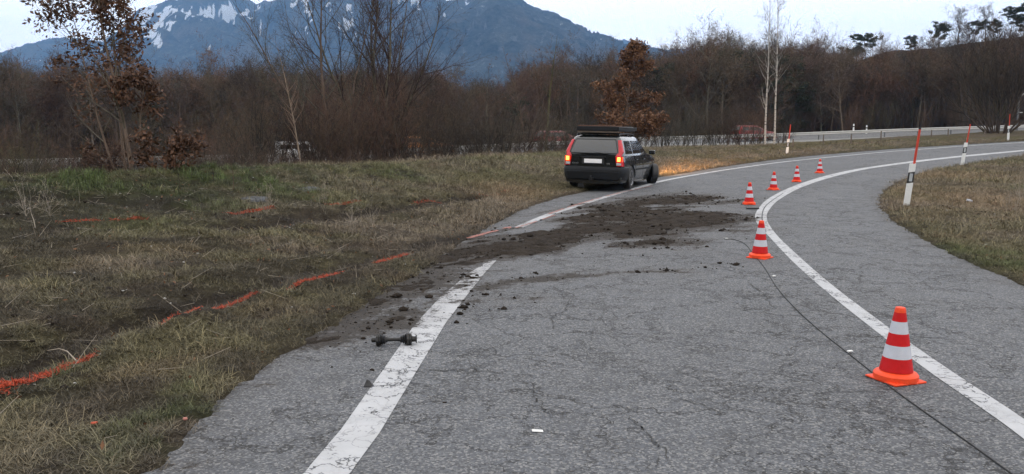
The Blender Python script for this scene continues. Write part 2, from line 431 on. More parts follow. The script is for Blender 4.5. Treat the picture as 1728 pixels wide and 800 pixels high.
M['paint_orange'] = simple('orange car paint', (.50, .17, .03), .3, .1, 2, .0, .6)
M['paint_white'] = simple('white car paint', (.80, .80, .80), .35, .05, 2, .0, .6)
M['bumper'] = simple('dull dark plastic', (.011, .012, .014), .5, .15, 5, spec=.3)
M['glass'] = NT('car glass').set(Base_Color=(.012, .014, .014), Roughness=.04, Coat_Weight=1.0, Specular_IOR_Level=.6).m
M['lamp_red'] = simple('red lamp lens', (.48, .008, .016), .2, .1, 5, coat=.2)
M['lamp_on'] = emis('lit tail lamp', (.7, .05, .01), (1, .10, .012), 1.1)
M['lamp_core'] = emis('lit indicator bulb', (1, .5, .1), (1, .45, .07), 3.0)
M['alloy'] = simple('alloy wheel', (.38, .39, .40), .35, .15, 6, .7)
M['plate'] = simple('blank white plate', (.85, .85, .85), .4, .03)
M['rack_wood'] = simple('brown rack board', (.12, .06, .04), .8, .3, 5)
# ------------------------------------------------------------------ haze
# ------------------------------------------------------------------ ground cover colours
def col3(a): return np.array(a)[None, :]
SOILP = [poly for poly in map(atbl, ([(-60, 420), (-60, 330), (40, 322), (130, 330), (240, 326), (330, 340), (300, 372), (200, 372), (150, 395), (60, 420)],
        [(-50, 640), (-50, 590), (60, 575), (180, 545), (300, 520), (330, 530), (240, 565), (120, 600), (20, 650)],
        [(120, 520), (150, 505), (260, 500), (330, 480), (420, 470), (400, 490), (250, 520)],
        [(560, 478), (640, 448), (720, 425), (800, 388), (815, 402), (720, 455), (640, 500), (570, 545), (520, 560)]))]
GREENP = [(atb(140, 312), 1.5), (atb(90, 325), 1.0), (atb(250, 335), 1.4), (atb(330, 740), .45), (atb(360, 700), .4), (atb(1675, 312), 1.6), (atb(1700, 445), .7), (atb(1560, 335), .8), (atb(420, 299), 1.4), (atb(690, 300), .8), (atb(20, 640), .4), (atb(330, 300), 2), (atb(1580, 420), .4)]
TANP = [(atb(1150, 283), 3.0), (atb(870, 326), 1.2), (atb(1600, 300), 2.0), (atb(1650, 340), 2.0)]
def cover(x, y, sdr):
    """albedo of the turf and bare soil at ground points"""
    straw = col3((.092, .078, .058)); olive = col3((.072, .066, .036)); soil = col3((.025, .021, .018)); green = col3((.046, .060, .022)); tan = col3((.115, .086, .055))
    ex = lambda a: np.asarray(a)[:, None]
    n1 = fbm(x * .5, y * .5, 3, 4); n2 = fbm(x * 1.7, y * 1.7, 13, 4); n3 = fbm(x * 4.5, y * 4.5, 23, 3)
    c = straw + (olive - straw) * ex(sstep(.38, .62, n1))
    c = c + (tan - c) * ex(sstep(.55, .75, n2) * .45)
    yc0 = np.interp(x, CRX, CRY); up = sstep(14, 3, yc0 - y) * sstep(9, 1, x) * sstep(-1, .2, yc0 - y)
    c = c + (col3((.080, .080, .040)) - c) * ex(up * .75 * sstep(.25, .6, n3 * .5 + n1 * .5))
    left = sstep(1, -3, x)
    s = sstep(.52, .66, n2 * .5 + n3 * .5) * .8 * left
    near = sstep(22, 12, y) * left
    s = np.maximum(s, near * sstep(.42, .64, fbm(x * 1.1, y * 1.8, 33, 4)) * .72)
    for pl in SOILP:
        s = np.maximum(s, sstep(.5, -.5, poly_sd(x, y, pl) + (n3 - .5) * 1.6) * (.55 + .6 * (n2 - .2)))
    for rt in RUTS:
        dd, _ = seg_dist(x, y, rt); s = np.maximum(s, sstep(.42, .12, dd + (n3 - .5) * .6) * .9)
    s = np.maximum(s, sstep(.22, .0, sdr + (n3 - .5) * .4) * .6)
    for (gx, gy), rr in GREENP:
        c = c + (green - c) * ex(np.exp(-(np.hypot((x - gx), (y - gy) * .7) / rr) ** 2) * .9 * sstep(.3, .6, n2))
    for (gx, gy), rr in TANP:
        c = c + (tan * 1.1 - c) * ex(np.exp(-(np.hypot((x - gx), (y - gy) * .6) / rr) ** 2) * .8)
    c = c + (soil - c) * ex(s)
    # rough brown undergrowth beyond the crest, leaf litter on the hill
    yc = np.interp(x, CRX, CRY)
    b = sstep(0, 3, y - yc) * (1 - sstep(6, 16, x)) * .8
    c = c + (col3((.075, .055, .040)) - c) * ex(b)
    r = np.hypot(x, y)
    c = c + (col3((.040, .027, .022)) - c) * ex(sstep(95, 112, r))
    return c, s
# ------------------------------------------------------------------ ground sheet
def polar(az0, az1, na, r0, r1, nr, pw=1.0):
    az = np.linspace(az0, az1, na); rr = r0 * (r1 / r0) ** np.linspace(0, 1, nr)
    A, Rr = np.meshgrid(az, rr); X = np.sin(A) * Rr; Y = np.cos(A) * Rr
    i = np.arange(na * nr).reshape(nr, na)
    q = np.stack([i[:-1, :-1], i[:-1, 1:], i[1:, 1:], i[1:, :-1]], -1).reshape(-1, 4)
    return X.ravel(), Y.ravel(), q
X, Y, Q = polar(R(-48), R(48), 560, 2.6, 120, 430)
sdr = poly_sd(X, Y, ROADP)
Z = G(X, Y, True, sdr); cc, ss = cover(X, Y, sdr)
keep = ~((sdr[Q] < -.6).all(1))
link('grass_verge', npmesh('grass_verge', np.stack([X, Y, Z], 1), [Q[keep]], [M['ground']], cc, smooth=True))
tag(bpy.data.objects['grass_verge'], kind='structure')
X, Y, Q = polar(R(-70), R(70), 300, 119, 700, 90)
Z = G(X, Y, False, np.full(X.shape, 50.)) + (fbm(X * .05, Y * .05, 3, 4) - .5) * 4 * sstep(120, 180, np.hypot(X, Y))
cc, _ = cover(X, Y, np.full(X.shape, 50.))
_az = np.arctan2(X, Y); bare = sstep(R(21), R(24), _az) * sstep(185, 215, np.hypot(X, Y))
cc = cc * (1 - .35 * bare[:, None])
tag(link('hillside', npmesh('hillside', np.stack([X, Y, Z - .02], 1), [Q], [M['ground']], cc, smooth=True)), kind='structure')
A_, B_, Q = (lambda a, b, q: (a, b, q))(*polar(R(115), R(245), 120, 45, 520, 26))
rr_ = np.hypot(A_, B_); zz_ = (rr_ - 45) * .26 * sstep(45, 110, rr_) - 1.5 + fbm(A_ * .03, B_ * .03, 8, 4) * 16 * sstep(60, 120, rr_) + fbm(A_ * .15, B_ * .15, 18, 3) * 8 * sstep(60, 90, rr_)
tag(link('hillside', npmesh('hillside', np.stack([A_, B_, zz_], 1), [Q], [M['ground']], np.tile([[.045, .036, .028]], (len(A_), 1)))), kind='structure')  # invented slope behind the camera, out of view, added to darken car reflections
# plain to the horizon
mb = MB(); n = 48
vs_ = [(0, 0, -3.2)] + [(9000 * math.cos(2 * math.pi * k / n), 9000 * math.sin(2 * math.pi * k / n), -3.2) for k in range(n)]
mb.add(vs_, [(0, k + 1, (k + 1) % n + 1) for k in range(n)])
t = NT('valley floor'); t.set(Base_Color=t.mix(t.noise(t.pos(), .01, 4, .6), (.05, .055, .03), (.09, .08, .05)), Roughness=1.0)
tag(mb.build('valley_floor', t.m), kind='structure')
# ------------------------------------------------------------------ road sheet with dirt attribute
MUD = [atl(p) for p in ([(600, 500), (650, 462), (720, 430), (790, 408), (870, 392), (950, 372), (1010, 352), (1080, 336), (1150, 330), (1225, 331), (1232, 336), (1180, 345), (1120, 352), (1180, 358), (1225, 360), (1262, 372), (1262, 380), (1215, 386), (1140, 389), (1070, 401), (1000, 410), (950, 415), (900, 424), (830, 432), (760, 446), (700, 470), (650, 505), (610, 520)],
        [(1040, 408), (1100, 403), (1150, 408), (1120, 414), (1050, 414)])]
MUD2 = [(atl(p), w_) for p, w_ in (([(800, 492), (860, 474), (940, 468), (1040, 461), (1130, 457), (1150, 459)], .14),
        ([(770, 512), (840, 505), (900, 500)], .10), ([(540, 572), (590, 556), (640, 545), (690, 525)], .34), ([(690, 525), (740, 500), (800, 470)], .16), ([(580, 540), (650, 505), (720, 470)], .42),
        ([(700, 470), (690, 500), (640, 540)], .22), ([(1090, 345), (1120, 335), (1160, 326)], .1), ([(880, 366), (980, 345), (1080, 333), (1150, 326)], .10))]
DUST = [atl([(470, 620), (560, 545), (640, 490), (760, 425), (860, 380), (1000, 345), (1200, 325), (1270, 340), (1275, 395), (1100, 425), (900, 450), (830, 500), (700, 560), (640, 640), (560, 700), (480, 720), (430, 690)])]
TRACKS = [atl([(985 + 9 * k, 425 - 2 * k), (1012 + 9 * k, 401 - k), (1042 + 8 * k, 378), (1078 + 6 * k, 358), (1100 + 5 * k, 346)]) for k in range(-3, 4)]
def mud_amt(x, y):
    u_, v_ = (x + y) * .7071, (y - x) * .7071; gap = sstep(.50, .68, fbm(u_ * .7 + 3, v_ * 2.2, 57, 3)) * .7
    n3 = fbm(u_ * .9, v_ * 3.4, 53, 4) - .5; n4 = fbm(x * 14, y * 14, 63, 3) - .5
    m = np.full(np.shape(x), -1.0)
    for pl in MUD: m = np.maximum(m, -poly_sd(x, y, pl) * 1.4 + .40 + n3 * 1.1 + n4 * .5)
    m = m - gap
    for pl, wd in MUD2: m = np.maximum(m, (wd - seg_dist(x, y, pl)[0]) * 2.2 + n3 * 1.0 + n4 * .8 - .45)
    for tr in TRACKS:
        dd, _ = seg_dist(x, y, tr); m = m - .30 * np.exp(-(dd / .10) ** 2)
    lightpatch = atl([(870, 392), (905, 381), (950, 377), (915, 390)])
    m = m - 1.2 * sstep(.3, -.1, poly_sd(x, y, lightpatch))
    return m
X, Y, Q = polar(R(-46), R(46), 480, 2.4, 120, 330)
sdr = poly_sd(X, Y, ROADP)
keep = (sdr[Q] < .9).all(1)
ma = np.full(X.shape, -1.0); box = (X > -5) & (X < 10) & (Y > 4) & (Y < 30); ma[box] = mud_amt(X[box], Y[box])
dust = np.maximum.reduce([sstep(.5, -.8, poly_sd(X, Y, p_) + (fbm(X * 1.5, Y * 1.5, 71, 4) - .5) * 1.6) for p_ in DUST])
dirt = np.clip(sstep(-1.3, .25, ma), 0, 1); dirt = np.maximum(dirt, dust * .27)
dirt = np.maximum(dirt, sstep(-.45, -.02, sdr + (fbm(X * 3, Y * 3, 5, 3) - .5) * .5) * .55)
Z = H(X, Y)
tag(link('road', npmesh('road', np.stack([X, Y, Z], 1), [Q[keep]], [M['asphalt']], attrs={'dirt': dirt}, smooth=True)), kind='structure')
# ------------------------------------------------------------------ painted lines: strips between two edges
def strip(name, A, B, mat, lift=.004, sub=4, dirtf=True, na=3):
    A = smooth_pl(A, sub); B = smooth_pl(B, sub); V = []; n = len(A)
    for a, b in zip(A, B):
        for k in range(na + 1):
            x = a[0] + (b[0] - a[0]) * k / na; y = a[1] + (b[1] - a[1]) * k / na; V.append((x, y))
    V = np.array(V); z = H(V[:, 0], V[:, 1]) + lift
    i = np.arange(n * (na + 1)).reshape(n, na + 1)
    q = np.stack([i[:-1, :-1], i[:-1, 1:], i[1:, 1:], i[1:, :-1]], -1).reshape(-1, 4)
    ma = mud_amt(V[:, 0], V[:, 1]); dt = np.clip(sstep(-1.1, .25, ma), 0, 1)
    return link(name, npmesh(name, np.column_stack([V, z]), [q], [mat], attrs={'dirt': dt}, smooth=True))
def dense(P, n=14):
    out = []
    for a, b in zip(P[:-1], P[1:]):
        for k in range(n): out.append((a[0] + (b[0] - a[0]) * k / n, a[1] + (b[1] - a[1]) * k / n))
    return out + [P[-1]]
LL = [(-1.32, 3.0)] + atl([(512, 800), (575, 726), (650, 620), (700, 548), (745, 500), (792, 461), (833, 436)])
LR = [(-1.12, 3.0)] + atl([(590, 800), (640, 732), (706, 622), (752, 546), (787, 500), (818, 461), (843, 434)])
tag(strip('road_line', dense(LL, 6), dense(LR, 6), M['line_worn'], sub=2), kind='structure')
def off_line(P, wd):
    P = smooth_pl(P, 6); out = []
    for i in range(len(P)):
        a = np.array(P[max(0, i - 1)]); b = np.array(P[min(len(P) - 1, i + 1)]); tt = (b - a) / np.linalg.norm(b - a); nn = np.array([-tt[1], tt[0]])
        out.append((tuple(np.array(P[i]) + nn * wd / 2), tuple(np.array(P[i]) - nn * wd / 2)))
    return [o[0] for o in out], [o[1] for o in out]
a_, b_ = off_line(atl([(875, 384), (925, 363), (960, 352), (1000, 339), (1045, 326), (1080, 316)]), .17)
tag(strip('road_line', a_, b_, M['line_worn'], sub=2), kind='structure')
P = atl([(1080, 316), (1120, 305), (1180, 294), (1240, 284.5), (1330, 272.5), (1450, 260.5), (1560, 251.5), (1728, 240.5)]); P += [(P[-1][0] + 20, P[-1][1] + 5)]
a_, b_ = off_line(P, .20); tag(strip('road_line', a_, b_, M['line'], sub=2), kind='structure')
RI = [(2.60, 3.3)] + atl([(1728, 742), (1640, 678), (1560, 622), (1480, 561), (1400, 497), (1340, 444), (1300, 402), (1275, 372), (1280, 352), (1302, 332), (1345, 312), (1400, 295), (1460, 283), (1540, 272), (1620, 263), (1728, 253)])
RO = [(2.83, 3.6)] + atl([(1728, 708), (1640, 650), (1560, 596), (1480, 539), (1400, 478), (1345, 430), (1310, 396), (1294, 370), (1299, 353), (1318, 335), (1356, 315), (1408, 298), (1466, 285), (1545, 274), (1624, 265), (1728, 255)])
tag(strip('road_line', RI, RO, M['line'], sub=6), kind='structure')
# darker seam in the doubled line
a_, b_ = off_line(atl([(1292, 392), (1286, 366), (1294, 346), (1322, 326)]), .025)
tag(strip('road_seam', a_, b_, M['asphalt'], lift=.007, sub=2), kind='structure')
# ------------------------------------------------------------------ motorway
def ribbon(pl, offs, zoff, name, mat, closed=False):
    P = pl; V = []; no = len(offs)
    for i in range(len(P)):
        a = np.array(P[max(0, i - 1)]); b = np.array(P[min(len(P) - 1, i + 1)]); tt = (b - a) / np.linalg.norm(b - a); nn = np.array([-tt[1], tt[0]])
        for o_, z_ in zip(offs, zoff):
            q = np.array(P[i]) + nn * o_; V.append((q[0], q[1], mwz(P[i][0]) + z_))
    i = np.arange(len(P) * no).reshape(len(P), no)
    q = np.stack([i[:-1, :-1], i[:-1, 1:], i[1:, 1:], i[1:, :-1]], -1).reshape(-1, 4)
    return link(name, npmesh(name, V, [q], [mat]))
tag(ribbon(MW, [0, 5.5, 11], [.02, .18, .36], 'motorway', M['motorway']), kind='structure')
tag(ribbon(MW, [-.35, -.35, -.02, -.02], [-.6, .04, .04, .0], 'kerb', M['concrete']), kind='structure')
tag(ribbon(MW, [.5, .7], [.045, .05], 'motorway_line', M['concrete']), kind='structure')
def guard(pl, off, zb, label, name='guardrail'):
    root = empty(name, (0, 0, 0)); tag(root, label, 'guardrail')
    # beam with the W profile
    prof = [(0, .0), (-.05, .04), (-.05, .10), (0, .14), (0, .18), (-.05, .22), (-.05, .28), (0, .32), (.015, .32), (.015, 0)]
    P = pl; V = []
    step = 4.0; acc = 0; posts = []
    for i in range(len(P)):
        a = np.array(P[max(0, i - 1)]); b = np.array(P[min(len(P) - 1, i + 1)]); tt = (b - a) / np.linalg.norm(b - a); nn = np.array([-tt[1], tt[0]])
        q = np.array(P[i]) + nn * off
        for dx, dz in prof: V.append((q[0] + nn[0] * dx, q[1] + nn[1] * dx, mwz(P[i][0]) + zb + .48 + dz))
    k = len(prof); i = np.arange(len(P) * k).reshape(len(P), k)
    j = np.roll(i, -1, axis=1)
    q = np.stack([i[:-1], j[:-1], j[1:], i[1:]], -1).reshape(-1, 4)
    link('beam', npmesh('beam', V, [q], [M['steel']]), root)
    pm = MB().box((0, 0, 0), (.08, .12, .95)).mesh('post', M['steel_dark'])
    D = 0
    for (x0, y0), (x1, y1) in zip(P[:-1], P[1:]):
        L = math.hypot(x1 - x0, y1 - y0)
        while D < L:
            tt = D / L; nx, ny = -(y1 - y0) / L, (x1 - x0) / L
            xx = x0 + (x1 - x0) * tt; o = link('post', pm, root, (xx + nx * (off + .08), y0 + (y1 - y0) * tt + ny * (off + .08), float(mwz(xx)) + zb + .28))
            D += step
        D -= L
    return root
guard([p for p in MW if -70 < p[0] < 110], .25, .02, 'long galvanised guardrail along the near side of the raised motorway')
# ------------------------------------------------------------------ mountains
def mountain(name, prof, R1, depth, seed, snowf, lobes):
    e = [elev_of(a, b) for a, b in prof]; az = np.array([q[1] for q in e]); tn = np.array([q[0] for q in e])
    na, nr = 620, 130
    A = np.linspace(az[0], az[-1], na); T = np.linspace(0, 1.3, nr); AA, TT = np.meshgrid(A, T)
    top = np.interp(AA, az, tn)
    # jagged crest
    top = top * R1 + CAMH
    rr = R1 - depth + depth * TT
    X = np.sin(AA) * rr; Y = np.cos(AA) * rr
    t = np.clip(TT, 0, 1); up = np.where(TT <= 1, t ** .85, 1 - (TT - 1) * .8)
    sc = lobes / R1
    rid = 1 - np.abs(2 * fbm(X * sc + 3 * fbm(X * sc * .7, Y * sc * .7, seed + 9, 3), Y * sc * .6, seed, 5) - 1) * 2
    env = np.sin(np.pi * np.clip(TT, 0, 1)) ** .8
    z = top * up + rid * env * top * .26 + (fbm(X * sc * 5, Y * sc * 5, seed + 3, 4) - .5) * env * top * .10
    z = z + (fbm(AA * 160, TT * 2, seed + 5, 4) - .5) * R1 * .0055 * sstep(.75, 1, TT)
    z = z + (vn(AA * 900, TT * 30, seed + 6)) * R1 * .0026 * sstep(.6, 1, TT)
    i = np.arange(na * nr).reshape(nr, na)
    q = np.stack([i[:-1, :-1], i[:-1, 1:], i[1:, 1:], i[1:, :-1]], -1).reshape(-1, 4)
    V = np.stack([X.ravel(), Y.ravel(), z.ravel()], 1)
    # snow by height, exposure and region
    pxx = CX + F * np.tan(AA)
    tanv = (z - CAMH) / rr; py = 225 - tanv * F
    gul = .6 * fbm(X * sc * 9 + Y * sc * 2, Y * sc * 2.6 - X * sc * 2, seed + 21, 5) + .4 * fbm(X * sc * 26, Y * sc * 10, seed + 25, 4)
    s = snowf(pxx, py) + (gul - .5) * 4.4 + (fbm(X * sc * 30, Y * sc * 16, seed + 31, 4) - .5) * 1.7 - .5 * (rid > .75)
    sn = sstep(.42, .62, s)
    return tag(link(name, npmesh(name, V, [q], [M['mountain']], attrs={'snow': sn.ravel(), 'rock': fbm(X * sc * 9, Y * sc * 9, 5, 4).ravel()}, smooth=True)), kind='structure')
t = NT('mountain forest and snow'); p = t.pos()
sn = t.n('Attribute', attribute_name='snow').outputs['Fac']; rk = t.n('Attribute', attribute_name='rock').outputs['Fac']
fz = t.math('ADD', t.math('MULTIPLY', t.noise(p, .06, 6, .8), .5), t.math('MULTIPLY', t.noise(p, .009, 6, .7), .5)); fz2 = t.noise(p, .006, 4, .6)
c = t.mix(t.ramp(fz, .40, .62), (.004, .006, .006), (.085, .090, .080)); c = t.mix(t.math('MULTIPLY', t.ramp(fz2, .5, .62), .6), c, (.11, .09, .07))
fl_ = t.noise(t.n('Mapping', {'Vector': p, 'Rotation': (0, 0, .5), 'Scale': (1, .5, .35)}).outputs[0], .045, 5, .75); c = t.mix(t.math('MULTIPLY', t.ramp(fl_, .56, .66), .35), c, (.24, .25, .27))
c = t.mix(t.ramp(t.math('ADD', sn, t.math('MULTIPLY', t.math('SUBTRACT', fz, .5), 3.2)), .40, .75), c, (.80, .84, .90))
t.set(Base_Color=c, Roughness=1.0, Specular_IOR_Level=.05); t.bump(fz, 1.0, 60.0); M['mountain'] = t.m
def blob(px, py, cx, cy, rx, ry, a): return a * np.exp(-((px - cx) / rx) ** 2 - ((py - cy) / ry) ** 2)
def snowA(px, py):
    s = -.75 + .55 * sstep(120, 20, py)
    for b in ((275, 45, 42, 26, 1.15), (250, 75, 35, 18, .55), (300, 88, 60, 12, .5), (370, 40, 60, 20, .6), (330, 60, 40, 25, .4), (440, 60, 40, 25, .35), (75, 125, 45, 10, .9), (470, 10, 60, 10, .55), (700, 6, 70, 9, 1.1), (40, 95, 60, 12, .25), (560, 20, 80, 25, .5), (90, 160, 20, 8, .6)):
        s = s + blob(px, py, *b)
    return s
def snowB(px, py):
    s = -1.75 + .8 * sstep(90, 5, py)
    for b in ((800, 15, 25, 8, .8), (1015, 72, 30, 8, 1.6), (750, 30, 25, 10, 1.2), (835, 20, 20, 10, .3)): s = s + blob(px, py, *b)
    return s
mountain('mountain', [(-1400, 60), (-800, 90), (-300, 110), (-100, 98), (0, 90), (50, 77), (90, 73), (140, 78), (175, 84), (205, 62), (232, 34), (290, 19), (345, 11), (380, 14), (430, 13), (455, 8), (500, 0), (560, -15), (620, -22), (700, -12), (738, 2), (770, 40), (900, 90), (1100, 150)], 5200, 2300, 11, snowA, 9)
mountain('mountain', [(350, 190), (520, 120), (640, 70), (700, 45), (742, 22), (790, 9), (835, 2), (868, 14), (900, 33), (960, 55), (1000, 69), (1040, 77), (1100, 93), (1140, 101), (1200, 112), (1300, 125), (1500, 150)], 3600, 1700, 47, snowB, 9)
mountain('mountain', [(880, 120), (950, 80), (985, 66), (1010, 65), (1060, 76), (1110, 94), (1170, 88), (1230, 105), (1400, 120)], 6500, 1500, 77, lambda a, b: -.1 + 0 * a, 9)
#HAZE
hb = MB().box((0, 3000, 500), (13000, 9600, 1020)).build('haze', M['white']); hb.data.materials.clear()
hm = bpy.data.materials.new('haze'); hm.use_nodes = True; hn = hm.node_tree; hn.nodes.clear()
pv = hn.nodes.new('ShaderNodeVolumePrincipled'); out = hn.nodes.new('ShaderNodeOutputMaterial'); hn.links.new(pv.outputs[0], out.inputs['Volume'])
pv.inputs['Color'].default_value = (.29, .56, 1.0, 1); pv.inputs['Density'].default_value = .000122; pv.inputs['Anisotropy'].default_value = .0
hb.data.materials.append(hm); tag(hb, kind='stuff')
# ------------------------------------------------------------------ trees and shrubs: branching skeletons to meshes
def segmesh(S, sides):
    """S rows: p0(3) p1(3) r0 r1 -> prisms"""
    S = np.asarray(S, float)
    if not len(S): return np.zeros((0, 3)), np.zeros((0, 4), int)
    a, b, r0, r1 = S[:, :3], S[:, 3:6], S[:, 6:7], S[:, 7:8]
    t_ = b - a; t_ /= np.linalg.norm(t_, axis=1, keepdims=True) + 1e-9
    ref = np.where(np.abs(t_[:, 2:3]) > .9, np.array([[1., 0, 0]]), np.array([[0, 0, 1.]]))
    u = np.cross(t_, ref); u /= np.linalg.norm(u, axis=1, keepdims=True) + 1e-9; v = np.cross(t_, u)
    V = []
    for rr, c_ in ((r0, a), (r1, b)):
        for k in range(sides):
            an = 2 * math.pi * k / sides; V.append(c_ + (u * math.cos(an) + v * math.sin(an)) * rr)
    V = np.stack(V, 1).reshape(-1, 3); n = len(S); base = (np.arange(n) * 2 * sides)[:, None]
    Fq = []
    for k in range(sides):
        k2 = (k + 1) % sides; Fq.append(base + np.array([[k, k2, sides + k2, sides + k]]))
    return V, np.concatenate(Fq, 0)
def twigmesh(S, rng, wmin=0):
    """S rows -> one slim triangle each"""
    S = np.asarray(S, float)
    if not len(S): return np.zeros((0, 3)), np.zeros((0, 3), int)
    a, b, r = S[:, :3], S[:, 3:6], np.maximum(S[:, 6:7], wmin)
    t_ = b - a; q = rng.normal(size=a.shape); u = np.cross(t_, q); u /= np.linalg.norm(u, axis=1, keepdims=True) + 1e-9
    V = np.stack([a - u * r, a + u * r, b], 1).reshape(-1, 3)
    return V, np.arange(len(V)).reshape(-1, 3)
def leafmesh(P, size, rng):
    n = len(P); d1 = rng.normal(size=(n, 3)); d1 /= np.linalg.norm(d1, axis=1, keepdims=True); d2 = np.cross(d1, rng.normal(size=(n, 3))); d2 /= np.linalg.norm(d2, axis=1, keepdims=True) + 1e-9
    s = size * rng.uniform(.6, 1.3, (n, 1)); nrm = np.cross(d1, d2)
    V = np.stack([P - d1 * s, P - d2 * s * .42 + nrm * s * .2, P + d1 * s, P + d2 * s * .42 + nrm * s * .2], 1).reshape(-1, 3)
    return V, np.arange(len(V)).reshape(-1, 4)
def unit(v): return v / (np.linalg.norm(v) + 1e-9)
def grow(rng, p, d, L, r, lev, pr, S, T, tips):
    """one branch: walks, bends, forks. S thick segments, T twigs, tips leaf spots"""
    n = pr['n'][lev]; st = L / n; q = p.copy(); rr = r
    up = pr['up'][lev]; wob = pr['wob'][lev]; last = lev == len(pr['n']) - 1
    kids = pr['kids'][lev] if not last else 0
    marks = sorted(rng.uniform(pr['start'][lev], 1.0, kids)) if kids else []
    mi = 0
    for i in range(n):
        d = unit(d + rng.normal(size=3) * wob + np.array([0, 0, up]))
        q2 = q + d * st; r2 = r * (1 - (i + 1) / n * pr['taper'][lev])
        (T if last else S).append((*q, *q2, rr, max(r2, .0008), lev))
        while mi < len(marks) and marks[mi] <= (i + 1) / n:
            f = marks[mi]; ang = R(pr['ang'][lev] + rng.normal() * 8); az = rng.uniform(0, 2 * math.pi)
            o = unit(np.cross(d, rng.normal(size=3))); dd = unit(d * math.cos(ang) + o * math.sin(ang))
            bl = L * pr['ratio'][lev] * (pr['tipf'] + (1 - pr['tipf']) * (1 - f)) * rng.uniform(.7, 1.25)
            fr = f * n - i
            grow(rng, q + d * st * min(1, max(0, fr)), dd, bl, max(rr * pr['rr'][lev], .001), lev + 1, pr, S, T, tips)
            mi += 1
        q, rr = q2, r2
    if last: tips.append(q)
def tree_meshes(name, seed, stems, pr, mats, leaf=None, sides=(7, 5, 3), leafp=None, twmin=0.0):
    """returns (trunk mesh, crown mesh). stems: list of (p,d,L,r)"""
    rng = np.random.default_rng(seed); S, T, tips = [], [], []
    for p_, d_, L_, r_ in stems: grow(rng, np.array(p_, float), unit(np.array(d_, float)), L_, r_, 0, pr, S, T, tips)
    S = np.array(S); T = np.array(T)
    tr = S[S[:, 8] == 0][:, :8]; V, Fq = segmesh(tr, sides[0])
    tm = npmesh(name + '_trunk', V, [Fq], [mats[0]], smooth=True)
    Vs, Ts, Qs, mi = [], [], [], []; nv = 0
    for lv, sd_ in ((1, sides[1]), (2, sides[2]), (3, 3)):
        q = S[S[:, 8] == lv][:, :8]
        if len(q):
            V, Fq = segmesh(q, sd_); Vs.append(V); Qs.append((Fq + nv, 1 if lv > 1 else 0)); nv += len(V)
    V, Ft = twigmesh(T, rng, twmin); Vs.append(V); Ts.append((Ft + nv, 1)); nv += len(V)
    if leaf:
        size, per, spread, frac = leaf; tp = np.array(tips)
        if leafp is not None: tp = tp[leafp(tp, rng)]
        else: tp = tp[rng.uniform(size=len(tp)) < frac]
        P = np.repeat(tp, per, 0) + rng.normal(size=(len(tp) * per, 3)) * spread
        V, Fl = leafmesh(P, size, rng); Vs.append(V); Qs.append((Fl + nv, 2)); nv += len(V)
    order = Qs + Ts
    midx = np.concatenate([np.full(len(f), m) for f, m in order])
    cm = npmesh(name + '_crown', np.concatenate(Vs), [f for f, _ in order], mats, midx=midx)
    return tm, cm
def plant_tree(name, meshes, loc, rz=0, s=1.0, label='', cat='tree', group=None, tilt=(0, 0)):
    root = empty(name, loc, rz); root.rotation_euler = (tilt[0], tilt[1], rz); root.scale = (s, s, s)
    link('trunk' if cat == 'tree' else 'stem', meshes[0], root); link('crown' if cat == 'tree' else 'twigs', meshes[1], root)
    return tag(root, label, cat, group)
def gz(x, y): return float(G(np.array([float(x)]), np.array([float(y)]))[0])
def xy(px, D): r = ray(px, 225); return (float(r[0] / r[1] * D), float(D))
def spot(px, D, dz=-.05): x, y = xy(px, D); return (x, y, gz(x, y) + dz)
# --- forest stock
def PR(**k): return k
bare_pr = PR(n=[9, 5, 4, 2], up=[.05, .10, .08, .06], wob=[.05, .10, .14, .15], kids=[26, 9, 8], start=[.25, .15, .1], taper=[.96, .85, .9, 1], ang=[52, 44, 42], ratio=[.33, .5, .45], rr=[.42, .45, .5], tipf=.85)
FOREST = []
for k in range(6):
    rg = random.Random(k); h = 9.5 + rg.random() * 2; bare_pr = dict(bare_pr, start=[(.25, .48, .36)[k % 3], .15, .1], ratio=[(.33, .27, .36)[k % 3], .5, .45])
    FOREST.append(tree_meshes('forest_tree', 100 + k, [((0, 0, -.4), (rg.uniform(-.08, .08), rg.uniform(-.08, .08), 1), h, .17 + .04 * rg.random())], bare_pr,
                  [M['bark'] if k % 3 else M['bark_far'], M['twig_red'] if k % 3 else M['twig'], M['leaf_dark']], sides=(5, 3, 3), twmin=.022))
